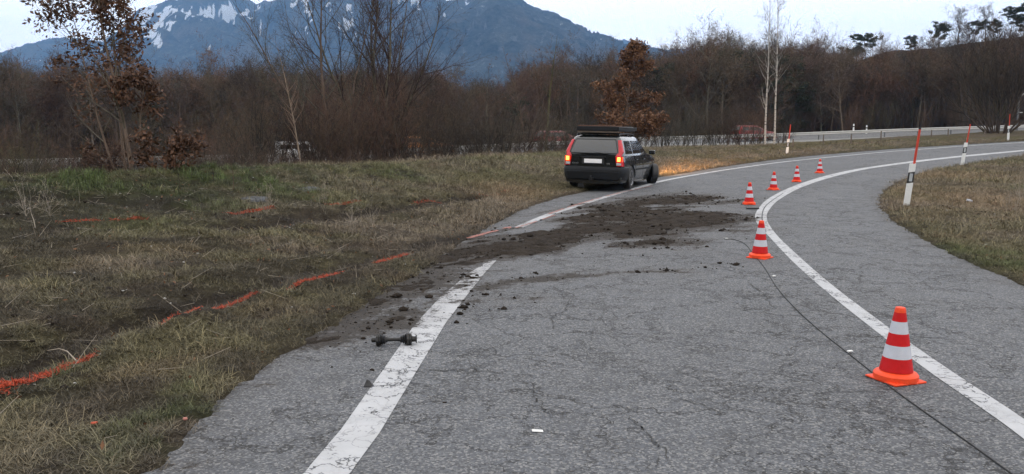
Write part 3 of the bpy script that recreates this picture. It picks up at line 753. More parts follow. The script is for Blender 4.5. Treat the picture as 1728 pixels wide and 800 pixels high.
def pine_meshes(seed, h=12, lean=0.0, lo=.45, wide=1.0, lf=.15):
    rng = np.random.default_rng(seed)
    S = []; q = np.array([0, 0, -.4]); d = unit(np.array([lean, 0, 1.])); r = .2
    pts = [q.copy()]
    for i in range(9):
        d = unit(d + rng.normal(size=3) * .05 + np.array([0, 0, .03])); q2 = q + d * h / 9; r2 = .2 * (1 - (i + 1) / 10)
        S.append((*q, *q2, r, r2)); q, r = q2, r2; pts.append(q.copy())
    B = []; LP = []
    for k in range(26):
        f = lo + (1 - lo) * (k / 25) ** .9; a = rng.uniform(0, 2 * math.pi); i = min(8, int(f * 9)); p0 = pts[i] + (pts[i + 1] - pts[i]) * (f * 9 - i)
        L = h * .24 * wide * (.45 + .75 * math.sin(math.pi * min(1, (1 - f) / (1 - lo) * .8 + .16))) * rng.uniform(.7, 1.2)
        dd = unit(np.array([math.cos(a), math.sin(a), .28 + .3 * rng.random()])); p1 = p0 + dd * L
        B.append((*p0, *p1, .045, .012))
        for c_ in range(6):
            cpt = p0 + dd * L * rng.uniform(.45, 1.08) + rng.normal(size=3) * .28
            LP.append(cpt + rng.normal(size=(42, 3)) * np.array([.34, .34, .17]))
    V, Fq = segmesh(S, 6); tm = npmesh('pine_trunk', V, [Fq], [M['bark']], smooth=True)
    V, Fq = segmesh(B, 3); V2, F2 = leafmesh(np.concatenate(LP), lf, rng)
    cm = npmesh('pine_crown', np.concatenate([V, V2]), [Fq, F2 + len(V)], [M['bark'], M['needle']], midx=[0] * len(Fq) + [1] * len(F2))
    return tm, cm
PINES = [pine_meshes(5, 11), pine_meshes(6, 12, .06, .55), pine_meshes(7, 10, -.05, .35, 1.15), pine_meshes(8, 12, 0, .12, .85)]
RPINES = [pine_meshes(15, 9, .05, .42, 1.75, .23), pine_meshes(16, 10, -.06, .48, 1.7, .23), pine_meshes(17, 8, .03, .25, 1.6, .23)]
# --- the wood on the slopes: one mass, instanced
def scatter(name, coll_objs, P, rot, scl, idx, tint=None, kind='stuff'):
    coll = bpy.data.collections.new(name + '_stock')
    for o in coll_objs: coll.objects.link(o)
    me = bpy.data.meshes.new(name); me.vertices.add(len(P)); me.vertices.foreach_set('co', np.asarray(P, np.float32).ravel())
    a = me.attributes.new('rot', 'FLOAT_VECTOR', 'POINT'); a.data.foreach_set('vector', np.asarray(rot, np.float32).ravel())
    a = me.attributes.new('scl', 'FLOAT', 'POINT'); a.data.foreach_set('value', np.asarray(scl, np.float32))
    a = me.attributes.new('idx', 'INT', 'POINT'); a.data.foreach_set('value', np.asarray(idx, np.int32))
    if tint is not None:
        a = me.attributes.new('tint', 'FLOAT_COLOR', 'POINT'); c4 = np.ones((len(P), 4), np.float32); c4[:, :3] = tint; a.data.foreach_set('color', c4.ravel())
    o = link(name, me); ng = bpy.data.node_groups.new(name, 'GeometryNodeTree')
    ng.interface.new_socket('Geometry', in_out='INPUT', socket_type='NodeSocketGeometry'); ng.interface.new_socket('Geometry', in_out='OUTPUT', socket_type='NodeSocketGeometry')
    N = ng.nodes; gi = N.new('NodeGroupInput'); go = N.new('NodeGroupOutput'); ip = N.new('GeometryNodeInstanceOnPoints'); ci = N.new('GeometryNodeCollectionInfo')
    ci.inputs['Collection'].default_value = coll; ci.inputs['Separate Children'].default_value = True; ci.inputs['Reset Children'].default_value = True
    def na(nm, ty):
        q = N.new('GeometryNodeInputNamedAttribute'); q.data_type = ty; q.inputs['Name'].default_value = nm; return q.outputs[0]
    L = ng.links; L.new(gi.outputs[0], ip.inputs['Points']); L.new(ci.outputs[0], ip.inputs['Instance']); ip.inputs['Pick Instance'].default_value = True
    L.new(na('idx', 'INT'), ip.inputs['Instance Index']); L.new(na('rot', 'FLOAT_VECTOR'), ip.inputs['Rotation']); L.new(na('scl', 'FLOAT'), ip.inputs['Scale'])
    L.new(ip.outputs[0], go.inputs[0]); md = o.modifiers.new('scatter', 'NODES'); md.node_group = ng
    tag(o, kind=kind); return o
def stock(nm, meshes):
    """trunk and crown joined in one unlinked object for scattering"""
    tm, cm = meshes; import bmesh
    bm = bmesh.new(); bm.from_mesh(tm); bm.from_mesh(cm); me = cm.copy(); n0 = len(tm.polygons)
    bm.to_mesh(me); bm.free()
    return bpy.data.objects.new(nm, me)
stocks = [stock('wood_%02d' % k, m) for k, m in enumerate(FOREST + PINES)]
CTX = [-300, 0, 150, 260, 300, 400, 600, 740, 780, 830, 870, 900, 950, 1000, 1100, 1150, 1200, 1250, 1300, 1400, 1450, 1500, 1560, 1620, 1728, 2000]
CTY = [150, 146, 140, 142, 132, 122, 122, 132, 158, 166, 152, 128, 120, 113, 108, 98, 78, 86, 97, 103, 106, 108, 103, 96, 82, 66]
def tree_room(px, x, y, z):
    '''how tall a tree may stand here without rising over the treeline of the wood'''
    r_ = math.hypot(x, y); return (225 - float(np.interp(px, CTX, CTY))) / F * r_ + CAMH - z
rg = np.random.default_rng(3); P = []; idx = []; scl = []
WPX = [-300, 800, 870, 1000, 1150, 1200, 1300, 1400, 1500, 1700, 2100]
while len(P) < 3500:
    px = rg.uniform(-1000, 2050); r = rg.uniform(104, 245); az = math.atan2(*xy(px, 1.0))
    x, y = math.sin(az) * r, math.cos(az) * r
    lim = 236 if px < 1330 else float(np.interp(px, [1330, 1420, 1500, 1600, 1728], [220, 195, 168, 158, 150]))
    if r > lim or y < float(np.interp(x, MWX, MWY)) + 17: continue
    k = int(rg.integers(0, 6)); zg = float(hill(np.array(x), np.array(y))) + min(float(mwz(x)), 1.4) - .6
    conif = .02 + .12 * math.exp(-((px - 1230) / 120) ** 2) + .10 * math.exp(-((px - 310) / 60) ** 2) + .12 * math.exp(-((px - 980) / 60) ** 2)
    if rg.random() < conif: k = 6 + int(rg.integers(0, 4))
    room = tree_room(px, x, y, zg) / (10.6 if k < 6 else 11.8)
    s = min(rg.uniform(.75, 1.1), room * (rg.uniform(.72, 1.10) if px < 1420 else rg.uniform(.7, .98)))
    if s < .28: continue
    P.append((x, y)); scl.append(s); idx.append(k)
PA = np.array(P); z = G(PA[:, 0], PA[:, 1], False, np.full(len(PA), 50.)) - .3
rot = np.zeros((len(PA), 3)); rot[:, 2] = rg.uniform(0, 6.28, len(PA)); rot[:, :2] = rg.normal(size=(len(PA), 2)) * .04
scatter('forest', stocks, np.column_stack([PA, z]), rot, scl, idx)
# brushwood filling the lower forest edge
brush_pr = PR(n=[6, 4, 2], up=[.03, .05, .03], wob=[.10, .17, .2], kids=[13, 10], start=[.10, .1], taper=[.85, .9, 1], ang=[34, 40], ratio=[.5, .4], rr=[.5, .45], tipf=.4)
def bush_meshes(seed, nst, h, spread, mats, r=.022, pr=brush_pr, twmin=.004, base=.35, leaf=None):
    rg = random.Random(seed); st = []
    for k in range(nst):
        a = rg.uniform(0, 6.28); b = rg.random() ** .5 * base; tl = rg.random() * spread
        st.append(((b * math.cos(a), b * math.sin(a), -.15), (math.cos(a) * tl, math.sin(a) * tl, 1), h * rg.uniform(.6, 1.08), r * rg.uniform(.7, 1.3)))
    return tree_meshes('bush', seed, st, pr, mats + [M['leaf_dark']], sides=(4, 3, 3), twmin=twmin, leaf=leaf)
BR = [bush_meshes(300 + k, 13, 4.2, .55, [M['bark'] if k % 2 else M['twig_dark'], [M['twig_red'], M['twig'], M['twig_red'], M['twig_olive']][k % 4]], twmin=.0065) for k in range(4)]
bst = [stock('brush_%d' % k, m) for k, m in enumerate(BR)]
rg = np.random.default_rng(9); P = []; scl = []; idx = []
while len(P) < 450:
    px = rg.uniform(-1000, 2050); r = rg.uniform(98, 135); az = math.atan2(*xy(px, 1.0)); x, y = math.sin(az) * r, math.cos(az) * r
    if y < float(np.interp(x, MWX, MWY)) + 14: continue
    P.append((x, y)); scl.append(rg.uniform(.8, 1.4)); idx.append(int(rg.integers(0, 4)))
PA = np.array(P); z = G(PA[:, 0], PA[:, 1], False, np.full(len(PA), 50.)) - .1
rot = np.zeros((len(PA), 3)); rot[:, 2] = rg.uniform(0, 6.28, len(PA))
scatter('underbrush', bst, np.column_stack([PA, z]), rot, scl, idx)
# --- skyline trees on the right ridge
def ridge_spot(px, D):
    x, y = xy(px, D); r = math.hypot(x, y); x *= D / r; y *= D / r
    return (x, y, float(G(np.array([x]), np.array([y]), False, np.array([50.]))[0]) - .3)
sky_pr = PR(n=[7, 5, 4, 2], up=[.03, .08, .05, .02], wob=[.06, .14, .18, .18], kids=[20, 9, 8], start=[.3, .2, .1], taper=[.85, .85, .9, 1], ang=[48, 42, 40], ratio=[.46, .5, .45], rr=[.5, .5, .5], tipf=.6)
SKYT = tree_meshes('skyline_tree', 41, [((0, 0, -.4), (0, 0, 1), 9.0, .18)], sky_pr, [M['twig_dark'], M['twig_dark'], M['leaf_dark']], sides=(5, 3, 3), twmin=.032)
for i, (px, kind, sc_, lab) in enumerate([
        (1528, 2, .46, 'small round pine standing alone at the left start of the bare ridge'), (1574, 0, .62, 'dark round pine on the ridge just left of the tall bare tree'),
        (1606, 'b', .92, 'tall bare round-crowned tree on the skyline ridge'), (1634, 1, .50, 'dark pine between the two bare ridge trees'),
        (1652, 'b', .86, 'bare spreading tree behind pines on the right ridge'), (1664, 0, .46, 'low pine in front of the second bare ridge tree'),
        (1692, 1, .66, 'flat topped pine, tallest pine of the right ridge'), (1714, 2, .52, 'broad low pine near the right end of the ridge'),
        (1730, 'b', .7, 'bare tree at the far right edge of the ridge'), (1548, 'b', .35, 'small bare tree between the two left pines of the ridge')]):
    plant_tree('bare_tree' if kind == 'b' else 'pine_tree', SKYT if kind == 'b' else RPINES[kind], ridge_spot(px, 233), i * 1.7, sc_, lab, 'tree', 'trees on the skyline ridge')
for i, (px, k, sc_, lab) in enumerate([(1455, 1, .72, 'dark pine breaking the treeline left of the bare ridge'), (1424, 0, .66, 'dark pine over the wood, second left of the bare ridge'), (1404, 2, .6, 'small dark pine low on the treeline right of the birches'),
        (1115, 3, .8, 'slim conifer on the treeline right of the rust brown oak'), (1128, 3, .7, 'shorter slim conifer beside its neighbour on the treeline'), (1243, 0, .62, 'pine crown on the wooded hilltop left of the birches'), (1205, 2, .75, 'broad dark pine at the top of the wooded hill')]):
    plant_tree('pine_tree', (PINES if k == 3 else RPINES + [0])[k], ridge_spot(px, 226), i * 1.3, sc_, lab, 'tree', 'pines along the wooded treeline')
for i, px in enumerate([1380, 1440, 1478, 1495, 1340, 1360]):
    plant_tree('bare_tree', FOREST[i % 6], ridge_spot(px, 222 - i), i * 1.1, .42 + .07 * (i % 3), 'bare tree whose crown thins out against the sky between the birches and the bare ridge', 'tree', 'bare trees on the treeline')
# the foremost trees of the wood, one by one
rg = random.Random(31); k = 0
while k < 64:
    px = -30 + k * 28 + rg.uniform(-10, 10); D = rg.uniform(108, 128); x, y = xy(px, D)
    if y < float(np.interp(x, MWX, MWY)) + 17: y = float(np.interp(x, MWX, MWY)) + 18; x = (px - CX) / F * y
    zg = float(G(np.array([x]), np.array([y]), False, np.array([50.]))[0]) - .2; sc_ = min(rg.uniform(.6, .95), tree_room(px, x, y, zg) / 11.8)
    plant_tree('forest_tree', FOREST[k % 6], (x, y, zg), rg.uniform(0, 6.28), max(.3, sc_), 'bare tree in the foremost row of the wood behind the motorway', 'tree', 'foremost trees of the wood')
    k += 1
# --- thickets between meadow and motorway
thick = []
BM = {}
BM['red'] = [bush_meshes(500 + k, 24, 5.0, .62, [M['twig_dark'], M['twig_red']], .024, twmin=.0055, base=.8) for k in range(3)]
BM['brown'] = [bush_meshes(520 + k, 20, 3.5, .95, [M['twig_dark'], M['twig']], .020, twmin=.0055, base=.5) for k in range(3)]
BM['olive'] = [bush_meshes(540, 15, 3.4, .6, [M['twig_olive'], M['twig_olive']], .02, twmin=.0045, base=.6)]
cnt = 0
def put_bush(px, D, kind, k, s, label, group):
    return plant_tree('bare_bush', BM[kind][k % len(BM[kind])], spot(px, D), (px * 7.7 + D) % 6.28, s, label, 'bush', group)
ORD = 'first second third fourth fifth sixth seventh eighth ninth tenth eleventh twelfth'.split()
def row(items, kind, tmpl, group, k0=0):
    for i, (px, D, sc_) in enumerate(sorted(items)):
        o = ('leftmost' if i == 0 else 'rightmost' if i == len(items) - 1 else ORD[i] + ' from left')
        put_bush(px, D, kind if isinstance(kind, str) else kind[i % 2], i + k0, sc_, tmpl % o, group)
row([(15, 24, .50), (70, 26, .50), (-60, 24, .55), (120, 27, .48), (190, 40, .62), (265, 42, .62), (310, 37, .5), (355, 40, .62)], 'red', 'reddish brown bush of the low left rows, %s', 'reddish bushes of the left thicket')
row([(405, 42, .84), (440, 41, .92), (520, 41, .96), (536, 40, .75), (552, 41, .9), (572, 40, .8), (590, 42, 1.0), (625, 44, 1.08), (660, 43, 1.02), (692, 45, 1.0), (722, 43, .9), (748, 47, .85)], 'red', 'tall reddish leafless bush in front of the big bare tree, %s', 'reddish bushes of the left thicket')
row([(425, 50, 1.0), (540, 49, 1.1), (605, 50, 1.15), (640, 54, 1.25), (690, 52, 1.1), (380, 52, .85)], 'red', 'tall reddish bush of the hidden back row, %s', 'reddish bushes of the left thicket', 1)
row([(775, 44, .95), (797, 42, 1.0), (820, 45, 1.05), (845, 44, 1.05), (868, 46, 1.0), (893, 50, 1.0), (920, 52, 1.0), (945, 55, 1.05), (975, 58, 1.0)], 'brown', 'dark spreading bush in the row left of the car, %s', 'dark bushes left of the car')
row([(1090, 62, 1.0), (1120, 64, .9), (1150, 62, .8), (1175, 64, .8), (1205, 63, .9), (1232, 61, .75), (1258, 62, 1.0), (1282, 60, .6), (1318, 62, .6), (1060, 60, .8), (1020, 60, .9)], ['brown', 'red'], 'thin bare shrub between car and birches, %s', 'shrubs between the car and the birches')
row([(35, 17.5, .50), (75, 18.5, .56), (140, 18, .42), (-5, 17, .45)], 'olive', 'greenish twiggy willow bush at the left photo edge, %s', 'greenish bushes at the left edge')
low_pr = PR(n=[4, 3, 2], up=[.02, .04, .0], wob=[.16, .2, .2], kids=[9, 6], start=[.05, .1], taper=[.85, .9, 1], ang=[34, 40], ratio=[.5, .4], rr=[.5, .45], tipf=.5)
LOW = [bush_meshes(600 + k, 26, 1.25, 1.1, [M['twig_dark'], M['twig'] if k else M['twig_red']], .008, low_pr, .003, .7) for k in range(3)]
P = []; scl = []; idx = []; rgn = np.random.default_rng(12)
for i in range(150):
    px = -60 + i * 7.1 + rgn.uniform(-8, 8); D = float(np.interp(px, [0, 400, 700, 900, 1000], [15.2, 19, 27, 39, 49])) + rgn.uniform(-.3, 3)
    P.append(spot(px, D)); scl.append(rgn.uniform(.35, .9) * (1.05 if px < 430 else .5)); idx.append(int(rgn.integers(0, 3)))
rot = np.zeros((len(P), 3)); rot[:, 2] = rgn.uniform(0, 6.28, len(P))
scatter('brambles', [stock('bramble_%d' % k, m) for k, m in enumerate(LOW)], P, rot, scl, idx)
# willow shrub at the right
wil_pr = PR(n=[7, 5, 3, 2], up=[.03, .04, .02, .0], wob=[.05, .10, .12, .1], kids=[11, 8, 5], start=[.18, .15, .1], taper=[.8, .9, .9, 1], ang=[24, 26, 28], ratio=[.5, .42, .4], rr=[.5, .5, .5], tipf=.45)
rg = random.Random(4); st = []
for k in range(34):
    a = rg.uniform(0, 6.28); tl = .1 + 1.0 * rg.random()
    st.append(((.5 * math.cos(a), .5 * math.sin(a), -.2), (math.cos(a) * tl, math.sin(a) * tl, 1), 8.6 * rg.uniform(.6, 1.05), .06 * rg.uniform(.6, 1.2)))
wm_ = tree_meshes('willow', 91, st, wil_pr, [M['twig_dark'], M['twig_red'], M['leaf_dark']], sides=(5, 3, 3), twmin=.011)
loc = spot(1684, 62); plant_tree('willow_bush', wm_, loc, 0, 1.0, 'big many-stemmed bare willow bush beside the ramp at the right', 'bush')
# big bare trees behind the thicket
big_pr = PR(n=[9, 7, 5, 2], up=[.03, .06, .06, .02], wob=[.06, .10, .13, .14], kids=[16, 10, 8], start=[.22, .12, .1], taper=[.85, .85, .9, 1], ang=[34, 36, 36], ratio=[.52, .45, .4], rr=[.45, .5, .5], tipf=.5)
def bigtree(seed, stems, mats, pr=big_pr, **k): return tree_meshes('bare_tree', seed, stems, pr, mats + [M['leaf_dark']], sides=(7, 5, 3), **k)
m = bigtree(61, [((0, 0, -.3), (-.10, 0, 1), 11.5, .13), ((.3, .1, -.3), (.15, .1, 1), 11, .12), ((-.2, .2, -.3), (.48, -.1, 1), 10, .10), ((.1, .3, -.3), (-.45, .1, 1), 11, .11), ((.3, .1, -.3), (.28, .1, 1), 10.5, .09), ((.2, -.2, -.3), (.02, -.2, 1), 11.5, .11)], [M['bark'], M['twig']], twmin=.007)
plant_tree('bare_tree', m, spot(632, 45), .4, 1.0, 'large many-stemmed bare tree reaching out of the top of the photo', 'tree')
m = bigtree(62, [((0, 0, -.3), (-.25, .0, 1), 11, .12), ((.2, 0, -.3), (-.52, .1, 1), 10.5, .09), ((.1, 0, -.3), (.05, .1, 1), 10, .09)], [M['bark'], M['twig']], twmin=.007)
plant_tree('bare_tree', m, spot(572, 43), 0, 1.0, 'bare tree leaning left over the reddish thicket', 'tree')
slim_pr = PR(n=[9, 4, 2], up=[.04, .08, .05], wob=[.05, .13, .15], kids=[26, 6], start=[.3, .15], taper=[.92, .9, 1], ang=[36, 34], ratio=[.22, .4], rr=[.35, .5], tipf=.45)
m = tree_meshes('birch', 63, [((0, 0, -.2), (-.26, 0, 1), 6.3, .042)], slim_pr, [M['bark_pale'], M['twig_red'], M['leaf_dark']], sides=(6, 3, 3), twmin=.005)
plant_tree('birch_tree', m, spot(512, 25), 0, .68, 'thin leaning birch with pale trunk in front of the reddish thicket', 'tree')
for i, (px, D, h, lab) in enumerate([(885, 60, 8.3, 'slim bare tree with upright branches above the bushes left of the car'), (912, 62, 7.8, 'bare sapling tree just left of the ivy covered trunk'), (826, 60, 7.0, 'thin bare pole-like tree left of the bushes by the car'), (975, 70, 7.5, 'bare tree rising behind the car to the left of the rusty oak'), (955, 72, 6.5, 'small bare tree behind the car with a few dark leaves')]):
    m = tree_meshes('slim_tree', 70 + i, [((0, 0, -.2), (.02 * (i - 2), 0, 1), h, .07), ((.15, 0, -.2), (.12, 0, 1), h * .85, .05)], slim_pr, [M['bark'], M['twig'], M['leaf_dark']], sides=(6, 3, 3), twmin=.006, leaf=(.08, 3, .1, .06))
    plant_tree('slim_tree', m, spot(px, D), i, 1.0, lab, 'tree')
m = tree_meshes('ivy_tree', 80, [((0, 0, -.2), (0, 0, 1), 9.8, .13)], slim_pr, [M['twig_olive'], M['twig_olive'], M['leaf_dark']], sides=(6, 3, 3), twmin=.006)
o = plant_tree('pole_tree', m, spot(919, 66), 0, 1.0, 'straight olive coloured pole-like trunk standing above the bushes', 'tree')
# two birches
bir_pr = PR(n=[12, 4, 3], up=[.0, .06, -.10], wob=[.014, .12, .15], kids=[46, 11], start=[.22, .15], taper=[.93, .9, 1], ang=[38, 34], ratio=[.17, .45], rr=[.3, .5], tipf=.5)
for i, (px, h, tl, lab) in enumerate([(1292, 11.2, -.045, 'left one of the two slender white birches right of the car'), (1307, 11.6, .004, 'right one of the two slender white birches, standing straighter')]):
    m = tree_meshes('birch', 83 + i, [((0, 0, -.2), (tl, 0, 1), h, .075)], bir_pr, [M['birch'], M['twig'], M['leaf_dark']], sides=(7, 3, 3), twmin=.008, leaf=(.03, 2, .06, .3))
    plant_tree('birch_tree', m, spot(px, 58), i, 1.0, lab, 'tree')
# oaks keeping their dead leaves
oak_pr = PR(n=[9, 5, 4, 2], up=[.02, .08, .08, .0], wob=[.05, .12, .16, .2], kids=[15, 6, 5], start=[.2, .25, .2], taper=[.9, .85, .9, 1], ang=[46, 38, 40], ratio=[.44, .45, .35], rr=[.45, .5, .5], tipf=.42)
def oakmask(tp, rng):
    cl = vn(tp[:, 0] * 1.5 + 4, tp[:, 2] * 1.5 + tp[:, 1] * 1.3, 12)
    left = sstep(1.9, -.6, tp[:, 0])
    return (cl > .80 - .36 * left) & (rng.uniform(size=len(tp)) < .85)
m = tree_meshes('oak', 31, [((0, 0, -.2), (-.02, 0, 1), 7.8, .075), ((-.35, .3, -.2), (-.18, .1, 1), 7.4, .055), ((-.55, .2, -.2), (-.32, -.1, 1), 6.6, .045), ((.12, .1, -.2), (.12, .05, 1), 4.0, .03)], oak_pr, [M['bark_far'], M['twig_dark'], M['leaf_dark']], sides=(7, 5, 3), twmin=.004, leaf=(.085, 6, .13, 1), leafp=oakmask)
plant_tree('oak_tree', m, spot(221, 16.6), 0, .60, 'young oak with clumps of withered brown leaves and a pale trunk, left of the photo', 'tree')
low_oak = tree_meshes('oak_shoot', 33, [((0, 0, -.1), (.6, 0, 1), 1.5, .02), ((0, 0, -.1), (-.4, 0, 1), 1.3, .02), ((.1, 0, -.1), (1.1, .2, 1), 1.7, .02)], low_pr, [M['twig_dark'], M['twig_dark'], M['leaf_dark']], leaf=(.10, 6, .12, .8), sides=(4, 3, 3), twmin=.003)
plant_tree('oak_shoot', low_oak, spot(262, 16.6), 0, .62, 'low shoot with withered brown leaves right of the oak trunk', 'bush')
plant_tree('oak_shoot', low_oak, spot(168, 17), 2.4, .55, 'low shoot with withered brown leaves left of the oak trunk', 'bush')
con_pr = PR(n=[9, 5, 3, 2], up=[.05, .02, .04, .0], wob=[.03, .12, .16, .2], kids=[42, 8, 6], start=[.10, .15, .2], taper=[.95, .85, .9, 1], ang=[60, 42, 40], ratio=[.46, .42, .4], rr=[.35, .5, .5], tipf=.16)
m = tree_meshes('rusty_oak', 35, [((0, 0, -.2), (.0, 0, 1), 6.2, .10)], con_pr, [M['bark'], M['twig_dark'], M['leaf_rust']], sides=(7, 4, 3), twmin=.004, leaf=(.095, 6, .14, .75))
plant_tree('oak_tree', m, spot(1052, 47), 0, 1.0, 'cone shaped oak full of rust brown leaves right behind the car', 'tree')
# ------------------------------------------------------------------ turf: tufts
def tuft(name, n, ln, lie, wd, cola, spread, seed):
    rng = np.random.default_rng(seed); V = []; Fc = []; cl = []
    for k in range(n):
        a = rng.uniform(0, 6.28); b = rng.uniform(0, 6.28); s = rng.random() ** .5 * spread
        p0 = np.array([s * math.cos(b), s * math.sin(b), -.005]); L = ln * rng.uniform(.5, 1.3); ti = lie * rng.uniform(.4, 1.15)
        d = np.array([math.cos(a) * math.sin(ti), math.sin(a) * math.sin(ti), math.cos(ti)]); sd_ = np.array([-math.sin(a), math.cos(a), 0]) * wd * rng.uniform(.6, 1.3)
        pm = p0 + d * L * .55 + np.array([0, 0, L * .06]); p1 = pm + unit(d + np.array([math.cos(a) * .4, math.sin(a) * .4, -.35])) * L * .45
        p1[2] = max(p1[2], .003)
        i = len(V); V += [p0 - sd_, p0 + sd_, pm + sd_ * .7, pm - sd_ * .7, p1]; Fc.append((i, i + 1, i + 2, i + 3)); cf = np.array(cola[rng.integers(0, len(cola))]) * rng.uniform(.7, 1.25)
        cl += [cf] * 5; Fc.append((i + 3, i + 2, i + 4))
    me = bpy.data.meshes.new(name); me.from_pydata([tuple(v) for v in V], [], Fc); at_ = me.color_attributes.new('col', 'FLOAT_COLOR', 'POINT')
    c4 = np.ones((len(V), 4), np.float32); c4[:, :3] = np.array(cl); at_.data.foreach_set('color', c4.ravel()); me.materials.append(M['grass'])
    return bpy.data.objects.new(name, me)
mixc = [(1, 1, 1), (1.35, 1.3, 1.25), (.75, .72, .68), (1.9, 1.8, 1.7)]
TU = [tuft('tuft_0', 34, .10, 1.35, .0022, mixc, .10, 1), tuft('tuft_1', 34, .09, 1.45, .0022, mixc, .12, 2), tuft('tuft_2', 30, .085, .8, .002, [(1, 1, 1), (1.2, 1.3, 1)], .06, 3),
      tuft('tuft_3', 26, .13, 1.4, .0025, [(1.5, 1.4, 1.3), (1, 1, 1)], .13, 4), tuft('tuft_4', 26, .14, .55, .0026, [(1, 1, 1), (1.2, 1.35, 1)], .06, 5)]
rng = np.random.default_rng(77); PP = []
for r0, r1, dens, big in ((3, 8, 330, 0), (8, 14, 150, 1), (14, 26, 60, 2), (26, 62, 16, 3)):
    az0, az1 = R(-40), R(40); area = (r1 * r1 - r0 * r0) / 2 * (az1 - az0); n = int(area * dens)
    r = np.sqrt(rng.uniform(r0 * r0, r1 * r1, n)); a = rng.uniform(az0, az1, n); PP.append(np.stack([np.sin(a) * r, np.cos(a) * r, np.full(n, big)], 1))
PP = np.concatenate(PP); sdr = poly_sd(PP[:, 0], PP[:, 1], ROADP); ym = np.interp(PP[:, 0], MWX, MWY)
ok = (sdr + edge_noise(PP[:, 0], PP[:, 1]) > .02) & (PP[:, 1] < ym - 2.2)
PP = PP[ok]; sdr = sdr[ok]; cc, ss = cover(PP[:, 0], PP[:, 1], sdr)
ok = rng.uniform(size=len(PP)) > ss * .5
PP, sdr, cc, ss = PP[ok], sdr[ok], cc[ok], ss[ok]
z = G(PP[:, 0], PP[:, 1], True, sdr)
green = cc[:, 1] / (cc[:, 0] + 1e-6)
idx = np.where(rng.uniform(size=len(PP)) < .6, rng.integers(0, 2, len(PP)), 3); idx = np.where((green > .97) & (rng.uniform(size=len(PP)) < .55), 2, idx); idx = np.where((green > 1.2) & (rng.uniform(size=len(PP)) < .6), 4, idx)
scl = np.array([.75, 1.0, 1.35, 2.2])[PP[:, 2].astype(int)] * rng.uniform(.7, 1.3, len(PP)) * (1 - .35 * ss) * np.where(PP[:, 0] > 0, .8, 1)
tilt = rng.normal(size=(len(PP), 3)) * .08; tilt[:, 2] = rng.uniform(0, 6.28, len(PP))
tint = cc * 1.5 + .012
scatter('grass', TU, np.column_stack([PP[:, :2], z]), tilt, scl, idx, tint)
print('tufts', len(PP))
# ------------------------------------------------------------------ mud lying on the asphalt
def gridmesh(x0, x1, y0, y1, st):
    nx, ny = int((x1 - x0) / st) + 1, int((y1 - y0) / st) + 1
    A, B = np.meshgrid(np.linspace(x0, x1, nx), np.linspace(y0, y1, ny)); i = np.arange(nx * ny).reshape(ny, nx)
    q = np.stack([i[:-1, :-1], i[:-1, 1:], i[1:, 1:], i[1:, :-1]], -1).reshape(-1, 4); return A.ravel(), B.ravel(), q
X, Y, Q = gridmesh(-4, 7.2, 6.0, 23.5, .045)
m = mud_amt(X, Y); hgt = np.clip((m - .06) * .03, -.01, .03) + (fbm(X * 9, Y * 9, 91, 4) - .55) * .075 * sstep(-.1, .5, m) + (fbm(X * 2.2, Y * 2.2, 92, 2) - .5) * .05 * sstep(-.3, .2, m)
Z = H(X, Y) + np.clip(hgt - .006, -.02, .07)
keep = (hgt[Q] > .002).any(1) & (poly_sd(X, Y, ROADP)[Q] < .3).any(1)
tag(link('mud', npmesh('mud', np.stack([X, Y, Z], 1), [Q[keep]], [M['mud']], smooth=False)), kind='stuff')
# clods
def rock(V0, rng):  # jittered octahedron-ish lump
    pass
def lumps(name, P, S, mat, seed, flat=.6):
    rng = np.random.default_rng(seed); ico = np.array([(0, 0, 1), (.9, 0, .3), (.28, .85, .3), (-.72, .53, .3), (-.72, -.53, .3), (.28, -.85, .3), (.72, .53, -.4), (-.28, .85, -.4), (-.9, 0, -.4), (-.28, -.85, -.4), (.72, -.53, -.4), (0, 0, -1)])
    fs = np.array([(0, 1, 2), (0, 2, 3), (0, 3, 4), (0, 4, 5), (0, 5, 1), (1, 6, 2), (2, 7, 3), (3, 8, 4), (4, 9, 5), (5, 10, 1), (6, 7, 2), (7, 8, 3), (8, 9, 4), (9, 10, 5), (10, 6, 1), (11, 7, 6), (11, 8, 7), (11, 9, 8), (11, 10, 9), (11, 6, 10)])
    n = len(P); V = ico[None] * rng.uniform(.6, 1.3, (n, 12, 1)) * S[:, None, None]; V[:, :, 2] *= flat; a = rng.uniform(0, 6.28, n); x = V[:, :, 0] * np.cos(a)[:, None] - V[:, :, 1] * np.sin(a)[:, None]; y = V[:, :, 0] * np.sin(a)[:, None] + V[:, :, 1] * np.cos(a)[:, None]
    V[:, :, 0], V[:, :, 1] = x * rng.uniform(.8, 1.5, (n, 1)), y
    V = V + P[:, None, :]; Fc = fs[None] + (np.arange(n) * 12)[:, None, None]
    return tag(link(name, npmesh(name, V.reshape(-1, 3), [Fc.reshape(-1, 3)], [mat])), kind='stuff')
rng = np.random.default_rng(5); n = 150000
x = rng.uniform(-4, 7, n); y = rng.uniform(4.5, 23, n); m = mud_amt(x, y); du = sstep(.5, -.8, poly_sd(x, y, DUST[0]))
prob = sstep(-1.0, .3, m) ** 2 * .24 + du * .012
ok = (rng.uniform(size=n) < prob) & (poly_sd(x, y, ROADP) < .1); x, y, m = x[ok], y[ok], m[ok]
S = .004 + rng.pareto(2.4, len(x)) * .0045; S = np.clip(S, .004, .042)
lumps('mud_clods', np.stack([x, y, H(x, y) + S * .3 + np.clip(m, 0, 1) * .02], 1), S, M['mud'], 6)
